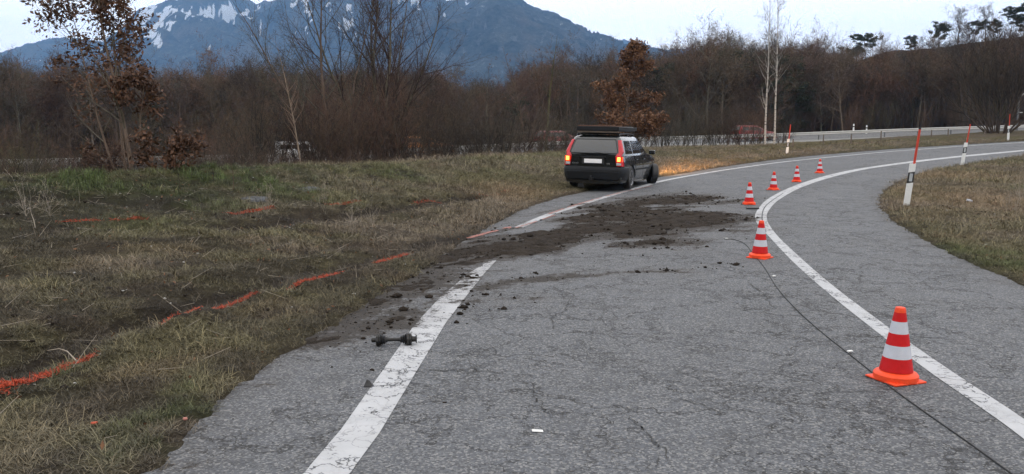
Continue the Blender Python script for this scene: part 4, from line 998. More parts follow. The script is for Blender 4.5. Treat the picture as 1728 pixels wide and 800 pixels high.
pts = [(600, 520, .03), (622, 555, .03), (660, 553, .025), (648, 563, .02), (776, 531, .04), (782, 520, .05), (790, 515, .04), (770, 545, .03), (820, 498, .035), (850, 522, .04), (905, 462, .04), (880, 470, .03), (1075, 460, .04), (1125, 457, .05), (1105, 420, .035),
       (1127, 419, .04), (1085, 432, .03), (1215, 445, .04), (1243, 448, .05), (1190, 452, .03), (627, 625, .02), (560, 620, .014), (750, 680, .014), (1110, 396, .04), (1225, 372, .05), (1232, 374, .045), (1218, 375, .04), (1180, 344, .05), (1158, 324, .05), (1165, 327, .05), (1215, 333, .055), (1209, 334, .045), (1220, 335, .04), (880, 410, .045), (889, 412, .04), (912, 408, .045), (850, 405, .05), (790, 468, .045), (798, 470, .04), (805, 466, .035)]
pw = [at(a, b) for a, b, _ in pts]; S = np.array([c_ for _, _, c_ in pts]) * .72; xx = np.array([p_[0] for p_ in pw]); yy = np.array([p_[1] for p_ in pw]); rc = np.random.default_rng(4)
xx, yy, S = (np.concatenate([xx] + [xx + rc.normal(size=len(xx)) * .09 for _ in range(5)]), np.concatenate([yy] + [yy + rc.normal(size=len(yy)) * .06 for _ in range(5)]), np.concatenate([S] + [S * rc.uniform(.15, .5, len(S)) for _ in range(5)]))
lumps('large_clods', np.stack([xx, yy, H(xx, yy) + S * .35], 1), S, M['mud'], 8, .75)
# small stones and leaf litter in the turf
n = 1500; rr_ = np.sqrt(rng.uniform(9, 500, n)); a = rng.uniform(R(-38), R(38), n); x, y = np.sin(a) * rr_, np.cos(a) * rr_; sd_ = poly_sd(x, y, ROADP); ok = sd_ > .15; x, y, sd_ = x[ok], y[ok], sd_[ok]
S = rng.uniform(.006, .02, len(x)); zz = G(x, y, True, sd_)
k = rng.uniform(size=len(x)) < .3
lumps('pebbles', np.stack([x, y, zz + .01], 1)[k], S[k], M['pale_stone'], 9, .5)
lumps('soil_crumbs', np.stack([x, y, zz + .01], 1)[~k], S[~k] * 1.6, M['mud'], 10, .6)
n = 2600; rr_ = np.sqrt(rng.uniform(9, 700, n)); a = rng.uniform(R(-38), R(38), n); x, y = np.sin(a) * rr_, np.cos(a) * rr_; sd_ = poly_sd(x, y, ROADP); ok = sd_ > .05; x, y, sd_ = x[ok], y[ok], sd_[ok]
V, Fl = leafmesh(np.stack([x, y, G(x, y, True, sd_) + .03], 1), .022, rng); V[:, 2] = V[:, 2]
tag(link('fallen_leaves', npmesh('fallen_leaves', V, [Fl], [M['leaf_rust']])), kind='stuff')
# dry stalks lying and standing in the turf
n = 900; rr_ = np.sqrt(rng.uniform(10, 600, n)); a = rng.uniform(R(-38), R(0), n); x, y = np.sin(a) * rr_, np.cos(a) * rr_; sd_ = poly_sd(x, y, ROADP); ok = sd_ > .3; x, y, sd_ = x[ok], y[ok], sd_[ok]; zz = G(x, y, True, sd_)
dd = rng.normal(size=(len(x), 3)); dd[:, 2] = np.abs(dd[:, 2]) * .35; L = rng.uniform(.08, .28, len(x))[:, None]; dd = dd / np.linalg.norm(dd, axis=1, keepdims=True) * L
P0 = np.stack([x, y, zz + .02], 1); V, Fq = segmesh(np.column_stack([P0, P0 + dd, np.full(len(x), .0028), np.full(len(x), .0012)]), 3)
tag(link('dry_stalks', npmesh('dry_stalks', V, [Fq], [M['stick']])), kind='stuff')
# ------------------------------------------------------------------ cracks that can be followed by eye
def crackline(pts, wd, seed):
    rng = random.Random(seed); P = []
    W = smooth_pl(atl(pts), 10)
    A, B = [], []
    for i, (x, y) in enumerate(W):
        f = math.sin(math.pi * min(.999, (i + .5) / len(W))) ** .4; j = .022; x += rng.uniform(-j, j); y += rng.uniform(-j, j) * 1.6
        a = W[max(0, i - 1)]; b = W[min(len(W) - 1, i + 1)]; l = math.hypot(b[0] - a[0], b[1] - a[1]) + 1e-9; nx, ny = -(b[1] - a[1]) / l, (b[0] - a[0]) / l; h = wd * f * rng.uniform(.1, 1.1) / 2
        A.append((x + nx * h, y + ny * h)); B.append((x - nx * h, y - ny * h))
    return A, B
V = []; Fq = []
for i, (pts, wd) in enumerate([([(640, 622), (665, 627), (700, 628), (760, 626), (810, 625), (860, 630), (900, 634)], .018), ([(890, 650), (905, 670), (918, 690), (930, 705)], .014), ([(1080, 636), (1130, 634), (1180, 629), (1210, 630)], .012),
        ([(1230, 648), (1290, 655), (1360, 658), (1440, 660), (1560, 655), (1640, 660)], .012), ([(1120, 673), (1170, 680), (1220, 700)], .015), ([(930, 700), (980, 703), (1030, 694), (1090, 695)], .012), ([(1060, 705), (1080, 720), (1105, 745), (1120, 770), (1090, 795)], .014),
        ([(1280, 555), (1320, 565), (1380, 573), (1400, 574)], .012), ([(1255, 470), (1280, 490), (1305, 520)], .02), ([(960, 500), (955, 520), (930, 540), (940, 560)], .02), ([(1010, 500), (1020, 520), (1000, 560), (990, 620)], .008), ([(1500, 620), (1600, 640), (1728, 668)], .012)]):
    A, B = crackline(pts, wd * .8, i); b0 = len(V)
    for a, b in zip(A, B): V += [(a[0], a[1], float(H(np.array(a[0]), np.array(a[1]))) + .006), (b[0], b[1], float(H(np.array(b[0]), np.array(b[1]))) + .006)]
    Fq += [(b0 + 2 * k, b0 + 2 * k + 1, b0 + 2 * k + 3, b0 + 2 * k + 2) for k in range(len(A) - 1)]
M['tar'] = simple('crack filled with dirt', (.042, .042, .042), .95, .3, 20, obj=False)
tag(link('road_cracks', npmesh('road_cracks', V, [np.array(Fq)], [M['tar']])), kind='stuff')
# ------------------------------------------------------------------ sprayed marks
def spray(pts, wd, dens, label, mat='spray', road=False):
    rng = np.random.default_rng(int(pts[0][0]) + 103); W = smooth_pl((atl if road else atbl)(pts), 8); W = np.array(W); seg = np.linalg.norm(np.diff(W, axis=0), axis=1); L = seg.sum(); n = int(L * dens * .5)
    cs = np.concatenate([[0], np.cumsum(seg)]); s = rng.uniform(0, L, n); x = np.interp(s, cs, W[:, 0]); y = np.interp(s, cs, W[:, 1])
    keep = vn(s * 3.0, s * 0 + 3, 7) > .22; x, y = x[keep], y[keep]; x += rng.normal(size=len(x)) * wd * .26; y += rng.normal(size=len(y)) * wd * .3
    if road:
        z = H(x, y) + .009; d2 = rng.normal(size=(len(x), 3)); d2[:, 2] = 0; d2 /= np.linalg.norm(d2, axis=1, keepdims=True); d3 = np.stack([-d2[:, 1], d2[:, 0], 0 * x], 1)
        P = np.stack([x, y, z], 1); sz = rng.uniform(.008, .028, (len(x), 1)); P[:, 2] += rng.uniform(0, .002, len(x))
        V = np.stack([P - d2 * sz, P - d3 * sz * .6, P + d2 * sz, P + d3 * sz * .6], 1).reshape(-1, 3); me = npmesh('spray_mark', V, [np.arange(len(V)).reshape(-1, 4)], [M[mat]])
    else:
        z = G(x, y) + .012; P0 = np.stack([x, y, z], 1); dd = rng.normal(size=P0.shape); dd[:, 2] = np.abs(dd[:, 2]) * .5; dd *= rng.uniform(.02, .05, (len(x), 1)) / np.linalg.norm(dd, axis=1, keepdims=True)
        V, Ft = twigmesh(np.column_stack([P0, P0 + dd, np.full(len(x), .0035)]), rng)
        me = npmesh('spray_mark', V, [Ft], [M[mat]])
    return tag(link('spray_mark', me), label, 'paint mark', 'sprayed accident marks')
for pts, wd, dens, lab in [([(-60, 700), (0, 669), (60, 645), (130, 618), (196, 590)], .13, 2600, 'long bright orange spray mark on the grass at the left photo edge'), ([(268, 570), (300, 556), (335, 546)], .09, 700, 'faint short orange spray mark between the two bright ones'),
        ([(358, 540), (395, 528), (434, 513)], .10, 1600, 'bright orange spray mark on grass, lower middle of the left slope'), ([(485, 499), (530, 481), (572, 464)], .12, 1100, 'orange spray mark on grass near the dirty shoulder'), ([(634, 450), (660, 440), (686, 433)], .12, 1500, 'short orange spray mark closest to the mud on the grass'),
        ([(97, 380), (130, 379), (166, 378)], .13, 1100, 'left half of the broken orange mark high on the slope'), ([(184, 377), (214, 376), (244, 374)], .13, 1300, 'right half of the broken orange mark high on the slope'), ([(380, 365), (420, 361), (461, 356)], .15, 1200, 'orange spray mark on grass beside the grey slab'),
        ([(552, 351), (580, 348), (609, 341)], .15, 1200, 'orange spray mark high on the grass, middle of the slope'), ([(695, 346), (725, 342), (748, 341)], .15, 350, 'faded orange spray mark right of the others on the grass'), ([(800, 334), (830, 331), (858, 327)], .25, 200, 'faint reddish spray mark on the grass nearest the car')]:
    spray(pts, wd, dens, lab)
spray([(790, 403), (825, 393), (860, 384)], .10, 700, 'pink chalk mark on the asphalt at the mud edge', 'spray_pink', True)
spray([(868, 386), (900, 376), (935, 364)], .05, 260, 'thin broken pink chalk line beside the worn edge line', 'spray_pink', True)
spray([(925, 362), (960, 350), (1000, 338), (1045, 326), (1100, 314)], .06, 320, 'long thin pink chalk line following the edge line to the car', 'spray_pink', True)
# ------------------------------------------------------------------ traffic cones
def make_cone():
    root = empty('traffic_cone')
    def prof(z): return .108 - (.108 - .034) * (z - .06) / .42
    MB().box((0, 0, .007), (.27, .27, .014), Matrix.Rotation(R(20), 3, 'Z')).build('base', M['cone_orange'], root, bevel=.006)
    MB().lathe([(.142, .012), (.142, .044), (.131, .057), (.112, .063), (.09, .070)], 28).build('collar', M['cone_orange'], root, smooth=True)
    zs = [.070, .160, .245, .325, .405, .465]; ms = ['cone_red', 'cone_white', 'cone_red', 'cone_white', 'cone_red']
    for a, b, m_ in zip(zs[:-1], zs[1:], ms):
        MB().lathe([(prof(a), a), (prof(b), b)], 28).build('band', M[m_], root, smooth=True)
    MB().lathe([(prof(.465), .465), (.034, .485), (.030, .497), (.018, .50)], 28).build('tip', M['cone_orange'], root, smooth=True)
    return root
cone = make_cone()
for i, (px, py, a, dirt_, lab) in enumerate([(1511, 641, .0, 0, 'nearest and largest striped traffic cone beside the line at the right'), (1282, 435, .5, 0, 'second nearest striped traffic cone standing on the curved white line'),
        (1264, 345, 1.1, 0, 'striped traffic cone with a small dark plate before it, near the mud end'), (1305, 320.5, .3, 0, 'striped traffic cone in mid lane, middle of the three small ones by the bend'),
        (1344, 307, .8, 0, 'small striped traffic cone touching the outer side of the bending line'), (1383, 292, .2, 0, 'farthest and smallest striped traffic cone in the lane')]):
    o = cone if i == 0 else copy_tree(cone)
    x, y = at(px, py); o.location = (x, y, float(H(np.array(x), np.array(y))) + .001); o.rotation_euler = ((.0, .02, 0, .02, 0, .01)[i], (.012, 0, .02, 0, .015, 0)[i], a)
    tag(o, lab, 'traffic cone', 'traffic cones along the closed lane')
# ------------------------------------------------------------------ delineator posts with snow poles
def make_delin(h=.94, pole=.74):
    root = empty('delineator_post')
    def sec(z, wx, wy): return [(-wx, -wy, z), (wx, -wy, z), (wx, wy, z), (-wx, wy, z)]
    def slab(z0l, z0r, z1l, z1r, g=.0):   # slanted cut pieces
        wx, wy = .06 + g, .035 + g
        return MB().add([(-wx, -wy, z0l), (wx, -wy, z0r), (wx, wy, z0r), (-wx, wy, z0l), (-wx, -wy, z1l), (wx, -wy, z1r), (wx, wy, z1r), (-wx, wy, z1l)], [(3, 2, 1, 0), (4, 5, 6, 7), (0, 1, 5, 4), (1, 2, 6, 5), (2, 3, 7, 6), (3, 0, 4, 7)])
    slab(-.1, -.1, .50, .53).build('post', M['white'], root); slab(.50, .53, .735, .765).build('band', M['black'], root); slab(.735, .765, .92, .935).build('cap', M['white'], root)
    MB().box((0, -.038, .635), (.062, .008, .17)).build('reflector', M['reflector'], root)
    MB().tube([(.025, .0, .90), (.03, .0, .92 + pole)], .026, 10, .024).build('snow_pole', M['snow_red'], root)
    MB().tube([(.03, .0, .92 + pole), (.03, .0, .955 + pole)], .027, 10).build('pole_cap', M['black'], root)
    return root
dl = make_delin()
for i, (px, py, D, tx, ty, s, lab) in enumerate([(1529, 351, None, .03, .085, 1.0, 'nearest white delineator post with red snow pole, on the inner grass of the bend'), (1627, 279, 33, .0, .10, 1.0, 'white delineator post with leaning red snow pole farther along the inner bend'),
        (1702, 237, 52, .0, -.02, 1.0, 'upright delineator with red snow pole in front of the big willow bush'), (1329, 264, 45, .0, .06, 1.05, 'white delineator post with red snow pole just right of the two birches')]):
    o = dl if i == 0 else copy_tree(dl)
    if D: x, y = xy(px, D); z = CAMH + (ray(px, py)[2] / ray(px, py)[1]) * D - .03
    else: x, y = at(px, py); z = gz(x, y) - .02
    o.location = (x, y, z); o.rotation_euler = (tx, ty, -math.atan2(x, y) * .8); o.scale = (s, s, s)
    tag(o, lab, 'delineator', 'delineator posts with snow poles')
for i, (px, py, D, hh, lab) in enumerate([(1440, 218, 97, .6, 'left one of two tiny white marker posts on the motorway edge'), (1462, 222, 95, .9, 'right one of two tiny white marker posts on the motorway edge')]):
    x, y = xy(px, D); z = CAMH + (ray(px, py)[2] / ray(px, py)[1]) * D
    root = empty('marker_post', (x, y, z - .3)); MB().box((0, 0, .5), (.16, .1, 1.0 if i else .8), taper=.8).build('post', M['white'], root); MB().box((0, -.005, .72 if i else .6), (.155, .1, .12)).build('band', M['black'], root)
    tag(root, lab, 'post', 'small white posts by the motorway')
pm = MB().box((0, 0, .28), (.07, .07, .75), taper=.85).mesh('stake', M['wood'])
for i, (px, D, sc_) in enumerate([(1339, 51, .9), (1390, 54, 1), (1437, 55, 1), (1487, 56, 1.1), (1572, 60, .8), (1600, 60, .9), (1662, 60, .7)]):
    tag(link('stake', pm, None, spot(px, D), (0, 0, i)), 'small grey wooden stake on the bank between ramp and motorway, %s' % ('leftmost' if i == 0 else 'rightmost' if i == 6 else ['', 'second', 'third', 'fourth', 'fifth', 'sixth'][i] + ' from left'), 'stake', 'stakes on the bank').scale = (1, 1, sc_)
# gantry at the right edge
root = empty('lattice_frame', spot(1733, 80)); g = MB()
for x_ in (-1.0, .3): MB().box((x_, 0, 1.8), (.12, .12, 4.0 if x_ < 0 else 5.4)).build('post', M['steel_dark'], root)
MB().tube([(-1.0, 0, 3.8), (.3, 0, 4.9)], .05, 6).build('brace', M['steel'], root); MB().box((-.35, 0, 2.4), (1.2, .06, .08)).build('crossbar', M['steel'], root)
MB().box((.5, .1, 3.0), (.35, .05, 2.6)).build('panel', M['steel'], root)
tag(root, 'grey steel frame with slanting brace cut by the right photo edge', 'frame')
# ------------------------------------------------------------------ cable, shaft, odds and ends
pl = smooth_pl(atl([(1222, 404), (1240, 405), (1258, 413), (1272, 430), (1290, 452), (1312, 487), (1345, 524), (1385, 560), (1425, 592), (1470, 628), (1505, 656), (1560, 696), (1630, 745), (1706, 800)]) + [(2.42, 3.3), (2.40, 2.8)], 8)
MB().tube([(x, y, float(H(np.array(x), np.array(y))) + .005) for x, y in pl], .0045, 6).build('cable', M['rubber'], smooth=True)
tag(bpy.data.objects['cable'], 'thin black cable running over the asphalt past the two nearest cones', 'cable')
for px, py, lab in [(1226, 404, 'small white tag at the far end of the black cable'), (1306, 468, 'small white tag on the cable below the second cone'), (1434, 596, 'small white tag on the cable above the nearest cone')]:
    x, y = at(px, py); tag(MB().box((0, 0, .008), (.045, .02, .012)).build('cable_tag', M['white'], None, (x, y, float(H(np.array(x), np.array(y))) + .008), (0, 0, .3), bevel=.004), lab, 'tag', 'white tags on the cable')
# drive shaft: bellows, joint cups and bar
x0, y0 = at(628, 584); x1, y1 = at(703, 582); z0 = float(H(np.array(x0), np.array(y0)))
L = math.hypot(x1 - x0, y1 - y0); root = empty('drive_shaft', (x0, y0, z0 + .048), math.atan2(y1 - y0, x1 - x0)); k = L / .36
def lx_(prof, n=18): return MB().lathe([(r * 1.08, z * k) for r, z in prof], n, Matrix.Rotation(R(90), 4, 'Y'))
lx_([(.012, -.005), (.017, 0), (.017, .035), (.013, .036)]).build('spline', M['rust'], root, smooth=True)
lx_([(.02, .030), (.043, .034), (.047, .05), (.041, .056), (.045, .066), (.036, .070)], 8).build('joint', M['rust'], root, smooth=True)
lx_([(.03, .062), (.042, .070), (.031, .078), (.038, .086), (.027, .094), (.033, .102), (.020, .112), (.018, .125)]).build('bellows', M['rubber'], root, smooth=True)
lx_([(.0135, .12), (.0125, .15), (.0125, .20), (.0145, .235)]).build('bar', M['rust'], root, smooth=True)
lx_([(.018, .225), (.026, .235), (.019, .243), (.036, .252), (.025, .260), (.043, .268), (.030, .276), (.046, .282)]).build('bellows', M['rubber'], root, smooth=True)
lx_([(.040, .276), (.047, .279), (.052, .284), (.050, .300), (.042, .304), (.046, .318), (.030, .322)], 7).build('joint', M['rust'], root, smooth=True)
lx_([(.018, .32), (.022, .325), (.020, .352), (.030, .353), (.030, .362), (.012, .364)]).build('spline', M['rust'], root, smooth=True)
tag(root, 'torn off black drive shaft with rubber bellows lying across the worn white line', 'drive shaft')
x, y = at(622, 652); mb = MB().add([(-.035, -.02, 0), (.03, -.025, 0), (.038, .012, 0), (-.02, .025, 0), (-.012, -.006, .045), (.006, -.004, .04), (.022, .0, .018), (-.015, .008, .03)], [(3, 2, 1, 0), (4, 5, 6, 7), (0, 1, 5, 4), (1, 2, 6, 5), (2, 3, 7, 6), (3, 0, 4, 7)])
tag(mb.build('plastic_shard', M['black'], None, (x, y, .003), (0, 0, .2), bevel=.003), 'small black plastic shard lying on the worn white line below the shaft', 'shard')
x, y = at(907, 729); tag(MB().box((0, 0, .005), (.062, .030, .006), Matrix.Rotation(R(5), 3, 'Y')).build('paper_scrap', M['white'], None, (x, y, .002), (0, 0, .1), bevel=.002), 'small pale scrap on the asphalt at the bottom centre', 'scrap')
x, y = at(1270, 353); tag(MB().box((0, 0, .02), (.26, .10, .035)).build('dark_plate', M['black'], None, (x, y, float(H(np.array(x), np.array(y)))), (0, 0, .05), bevel=.01), 'flat dark plate on the asphalt in front of the third cone', 'plate')
x, y = atb(980, 319); tag(MB().add([(-.1, -.05, 0), (.11, -.06, 0), (.09, .06, 0), (-.09, .06, 0), (-.07, -.02, .13), (.05, -.03, .15), (.06, .04, .10), (-.05, .05, .09)], [(3, 2, 1, 0), (4, 5, 6, 7), (0, 1, 5, 4), (1, 2, 6, 5), (2, 3, 7, 6), (3, 0, 4, 7)]).build('white_debris', M['cone_white'], None, (x, y, gz(x, y)), bevel=.01), 'crumpled white debris on the ground under the rear of the car', 'debris')
x, y = atb(1636, 343); tag(MB().box((0, 0, .03), (.12, .08, .05), Matrix.Rotation(.3, 3, 'Y')).build('litter', M['cone_white'], None, (x, y, gz(x, y)), (0, 0, .5), bevel=.01), 'pale piece of litter on the grass inside the bend', 'litter')
x, y = atb(160, 731); tag(MB().box((0, 0, .015), (.035, .02, .014)).build('orange_chip', M['spray'], None, (x, y, gz(x, y) + .01), (0, 0, .2), bevel=.006), 'orange painted chip in the grass at the lower left', 'chip')
x, y = atb(313, 720); tag(MB().box((0, 0, .012), (.025, .025, .014)).build('pink_chip', M['spray_pink'], None, (x, y, gz(x, y) + .005), (0, 0, .6), bevel=.006), 'pinkish chip where grass meets asphalt at the lower left', 'chip')
for px, py, wx, wy, lab in [(428, 341, .55, .6, 'flat grey stone slab in the grass beside an orange mark'), (520, 323, .45, .7, 'flat grey slab in the grass farther up the slope')]:
    x, y = atb(px, py); rg = random.Random(px); ring = [(wx / 2 * math.cos(a) * rg.uniform(.75, 1.1), wy / 2 * math.sin(a) * rg.uniform(.75, 1.1)) for a in [k * .63 for k in range(10)]]
    mb = MB().rings([[(a, b, -.1) for a, b in ring], [(a, b, .0) for a, b in ring], [(a * .86, b * .86, .022) for a, b in ring]])
    tag(mb.build('stone_slab', M['stone'], None, (x, y, gz(x, y) + .012), (R(5), 0, 0)), lab, 'slab')
# sticks and saplings
def stick(P, r, lab, name='stick', mat='stick', cat='stick', group=None):
    tag(MB().tube(P, r, 5, r * .4).build(name, M[mat]), lab, cat, group)
def g3(px, py, dz=0): x, y = atb(px, py); return Vector((x, y, gz(x, y) + dz))
a = g3(60, 392, .02); stick([a, a + Vector((-.04, .05, .09)), a + Vector((-.09, .09, .17)), a + Vector((-.11, .1, .30))], .006, 'pale forked dead stick standing askew at the left edge')
a = g3(130, 628, .05); stick([a, a + Vector((-.09, .06, .05)), a + Vector((-.16, .09, .06)), a + Vector((-.24, .08, .05))], .005, 'pale bent stick lying over the bright orange mark')
for i, (px, py, h, lab) in enumerate([(303, 326, .40, 'thin dark sapling left of its two neighbours in the grass'), (360, 313, .38, 'middle of the three thin dark saplings in the grass'), (394, 322, .52, 'tallest of the three thin dark saplings in the grass')]):
    a = g3(px, py, -.02); stick([a, a + Vector((.01, 0, h * .5)), a + Vector((-.02, 0, h))], .007, lab, 'sapling', 'twig_dark', 'sapling', 'thin saplings in the grass')
dry = tree_meshes('weed', 11, [((0, 0, -.02), (.2, 0, 1), .55, .004), ((0, 0, 0), (-.2, .1, 1), .45, .004), ((0, 0, 0), (.5, -.1, 1), .4, .003)], low_pr, [M['stick'], M['stick'], M['leaf_dark']], sides=(3, 3, 3), twmin=.002)
for px, py, s, wl in [(630, 385, 1.0, 'right one of a pair mid slope'), (590, 388, .9, 'left one of a pair mid slope'), (450, 365, 1.3, 'at the right end of the third orange mark'), (1712, 365, 1.1, 'nearest one at the right photo edge'), (1722, 340, 1.2, 'far one at the right photo edge'),
        (45, 372, 1.2, 'left of the forked stick'), (85, 372, 1.0, 'right of the forked stick'), (1700, 350, .9, 'middle one at the right photo edge'), (545, 345, 1.0, 'left of the highest orange mark')]:
    a = g3(px, py); plant_tree('dry_weed', dry, tuple(a), px, s, 'pale dry weed in the grass, %s' % wl, 'weed', 'dry weeds in the grass')
# ------------------------------------------------------------------ cars
def hwid(y):
    yy = [-2.36, -2.30, -2.15, -1.7, -.9, .8, 1.5, 2.0, 2.25, 2.36]; ww = [.72, .78, .835, .875, .895, .895, .875, .82, .74, .62]
    return float(np.interp(y, yy, ww))
def topz(y): return float(np.interp(y, [-2.36, -2.2, .95, 1.2, 1.9, 2.2, 2.36], [.93, .955, .945, .925, .83, .74, .60]))
def side_x(y, z):
    w_ = hwid(y); return w_ * float(np.interp(z, [.2, .32, .5, .66, .8, .94], [.93, .98, 1.0, .995, .965, .925]))
def ringc(z):   # cabin ring: y rear, y front, half width at rear, at front
    zz = [.93, 1.05, 1.2, 1.33, 1.42, 1.465, 1.49]
    yr = np.interp(z, zz, [-2.24, -2.20, -2.13, -2.06, -2.00, -1.90, -1.75]); yf = np.interp(z, zz, [1.14, .90, .60, .36, .18, .02, -.2])
    hw = np.interp(z, zz, [.825, .79, .74, .695, .655, .60, .50]); return float(yr), float(yf), float(hw)
def make_car(paint, label, rack=False, lit=False, detail=True, group=None):
    root = empty('estate_car'); tag(root, label, 'car', group)
    zs = [.20, .26, .34, .50, .66, .80]
    ys = [-2.26, -2.2, -2.1, -1.9, -1.6, -1.3, -.9, -.4, .2, .8, 1.2, 1.6, 1.9, 2.1, 2.25, 2.34]
    rings = []
    for y in ys:
        tz = topz(y); half = []
        for z in zs:
            z2 = z if z < tz else tz; half.append((side_x(y, z2), y, min(z2, tz - .02)))
        half.append((side_x(y, .94) * .985 if tz > .9 else side_x(y, .8) * .95, y, tz - .01)); half.append((half[-1][0] * .9, y, tz + .012))
        ring = [(.55 * hwid(y), y, .17)] + half; ring = ring + [(-a, b, c_) for a, b, c_ in ring[::-1]]
        rings.append(ring)
    body = MB().rings(rings).build('body', paint, root, smooth=True)
    cut = []
    WY = [(-1.36), (1.395)]
    for wy in WY:
        for sx in (-1, 1):
            c_ = MB().lathe([(.352, -.2), (.352, .2)], 28, Matrix.Translation((sx * .87, wy, .32)) @ Matrix.Rotation(R(90), 4, 'Y'))
            co = bpy.data.objects.new('cutter', c_.mesh('cutter', M['black'])); COL.objects.link(co); cut.append(co)
            md = body.modifiers.new('arch', 'BOOLEAN'); md.operation = 'DIFFERENCE'; md.object = co; md.solver = 'EXACT'
    dg = C.evaluated_depsgraph_get(); C.view_layer.update(); me = bpy.data.meshes.new_from_object(body.evaluated_get(dg)); body.modifiers.clear(); body.data = me
    if len(me.materials) == 0: me.materials.append(paint)
    for p_ in me.polygons: p_.use_smooth = True
    try: me.set_sharp_from_angle(angle=R(35))
    except Exception: pass
    for co in cut: bpy.data.objects.remove(co)
    # cabin
    rr = []
    for z in (.93, 1.05, 1.2, 1.33, 1.42, 1.465, 1.49):
        yr, yf, hw = ringc(z); c1 = .10; rr.append([(-hw + c1, yr, z), (hw - c1, yr, z), (hw - .02, yr + .04, z), (hw, yr + c1, z), (hw, yf - .35, z), (hw * .93, yf - .12, z), (hw * .7, yf, z), (-hw * .7, yf, z), (-hw * .93, yf - .12, z), (-hw, yf - .35, z), (-hw, yr + c1, z), (-hw + .02, yr + .04, z)])
    MB().rings(rr).build('cabin', paint, root, smooth=True)
    # glass: rear window, windscreen, sides
    def gl(pts, name, off=.004, n=(8, 6), mat='glass'):
        """grid patch from four corners given on the cabin by function f(u,v)"""
        V = []; f = pts
        for j in range(n[1] + 1):
            for i in range(n[0] + 1): V.append(f(i / n[0], j / n[1], off))
        Fq = [(j * (n[0] + 1) + i, j * (n[0] + 1) + i + 1, (j + 1) * (n[0] + 1) + i + 1, (j + 1) * (n[0] + 1) + i) for j in range(n[1]) for i in range(n[0])]
        return link(name, npmesh(name, V, [np.array(Fq)], [M[mat]], smooth=True), root)
    def fr(u, v, o_):
        z = 1.00 + v * .37; yr, yf, hw = ringc(z); h_ = hw - .125; return ((u * 2 - 1) * h_, yr - o_ - .004 - .030 * (1 - (u * 2 - 1) ** 2) - .018 * math.sin(math.pi * v), z)
    gl(fr, 'rear_window', n=(14, 8))
    sl_ = MB()
    for v_ in (0, 1): sl_.tube([tuple(np.array(fr(u_ / 14, v_, .0)) + np.array([0, .0, 0])) for u_ in range(15)], .016, 5)
    for u_ in (0, 1): sl_.tube([fr(u_, v_ / 6, .0) for v_ in range(7)], .018, 5)
    sl_.build('window_seal', M['black'], root)
    def fw(u, v, o_):
        z = .97 + v * .42; yr, yf, hw = ringc(z); return ((u * 2 - 1) * hw * .68, yf + .006, z)
    gl(fw, 'windscreen')
    for sx in (-1, 1):
        for a, b in ((-1.93, -1.12), (-1.04, -.12), (-.06, .78)):
            def fs(u, v, o_, a=a, b=b, sx=sx):
                z = .985 + v * .355; yr, yf, hw = ringc(z); y0_ = a + (.0 if a > -1.9 else .16 * v); y1_ = min(b, yf - .37); y1_ = b if b < .5 else yf - .40
                return (sx * (hw + .004), y0_ + (y1_ - y0_) * u, z)
            gl(fs, 'side_window')
        # doors as slightly proud skins with gaps
        for a, b in ((-.98, -.10), (-.07, .98)):
            def fd(u, v, o_, a=a, b=b, sx=sx):
                z = .34 + v * .585; y = a + (b - a) * u
                if a < -.5 and z < .68: y = max(y, -1.36 + math.sqrt(max(0, .40 ** 2 - (z - .32) ** 2)))
                return (sx * (side_x(y, z) + .006), y, z)
            dr = gl(fd, 'door', n=(12, 8)); dr.data.materials.clear(); dr.data.materials.append(paint)
            link('handle', MB().box((sx * (side_x(b - .8, .82) + .02), a + .14, .82), (.025, .17, .03)).mesh('handle', M['bumper'] if not rack else paint), dr)
        # rub strip, sill
        def fst(u, v, o_, sx=sx): y = -.95 + 1.9 * u; z = .52 + v * .045; return (sx * (side_x(y, z) + .014), y, z)
        gl(fst, 'rub_strip', n=(12, 1), mat='bumper')
    # wheels
    def wheel(loc, sx, rot=(0, 0, 0)):
        wr = MB().lathe([(.19, -.09), (.295, -.10), (.318, -.075), (.322, 0), (.318, .075), (.295, .10), (.19, .09)], 32, Matrix.Rotation(R(90), 4, 'Y')).build('wheel', M['rubber'], root, loc, rot, smooth=True)
        hb_ = MB().lathe([(.21, .05), (.205, .098), (.19, .088), (.185, .03), (.05, .045), (.045, .06), (.01, .062)], 28, Matrix.Rotation(R(90) * sx, 4, 'Y'))
        for k in range(7):
            a = 2 * math.pi * k / 7; m3 = Matrix.Rotation(a, 3, 'X'); hb_.box(m3 @ Vector((sx * .075, 0, .115)), (.03, .042, .16), m3)
        hb_.build('rim', M['alloy'], wr, smooth=True)
    wheel((-.77, -1.36, .32), -1); wheel((.77, -1.36, .32), 1); wheel((-.77, 1.395, .32), -1, (0, 0, R(-30) if rack else 0))
    if rack: wheel((.86, 1.42, .325), 1, (0, R(5), R(31)))
    else: wheel((.77, 1.395, .32), 1)
    # rear bumper wraps the corners
    rb = []
    for z, o_ in ((.25, -.06), (.30, .0), (.42, .02), (.56, .035), (.62, .02), (.635, -.02)):
        y = -2.30 - o_; h_ = .80 + o_; rb.append([(-h_ + .12, y, z), (h_ - .12, y, z), (h_ - .02, y + .07, z), (h_ + .055, y + .25, z), (h_ + .075, y + .50, z), (h_ * .8, y + .50, z), (-h_ * .8, y + .5, z), (-h_ - .075, y + .50, z), (-h_ - .055, y + .25, z), (-h_ + .02, y + .07, z)])
    bp = MB().rings(rb).build('rear_bumper', M['bumper'], root, smooth=True)
    MB().box((0, -2.345, .50), (1.50, .012, .012)).build('trim_strip', M['black'], root) if detail else None
    fb = []
    for z, o_ in ((.24, -.06), (.32, .0), (.48, .03), (.58, .02)): fb.append([(-.70 - o_, 1.98, z), (-.70, 2.25 + o_, z), (-.45, 2.38 + o_, z), (.45, 2.38 + o_, z), (.70, 2.25 + o_, z), (.80 + o_, 1.98, z)])
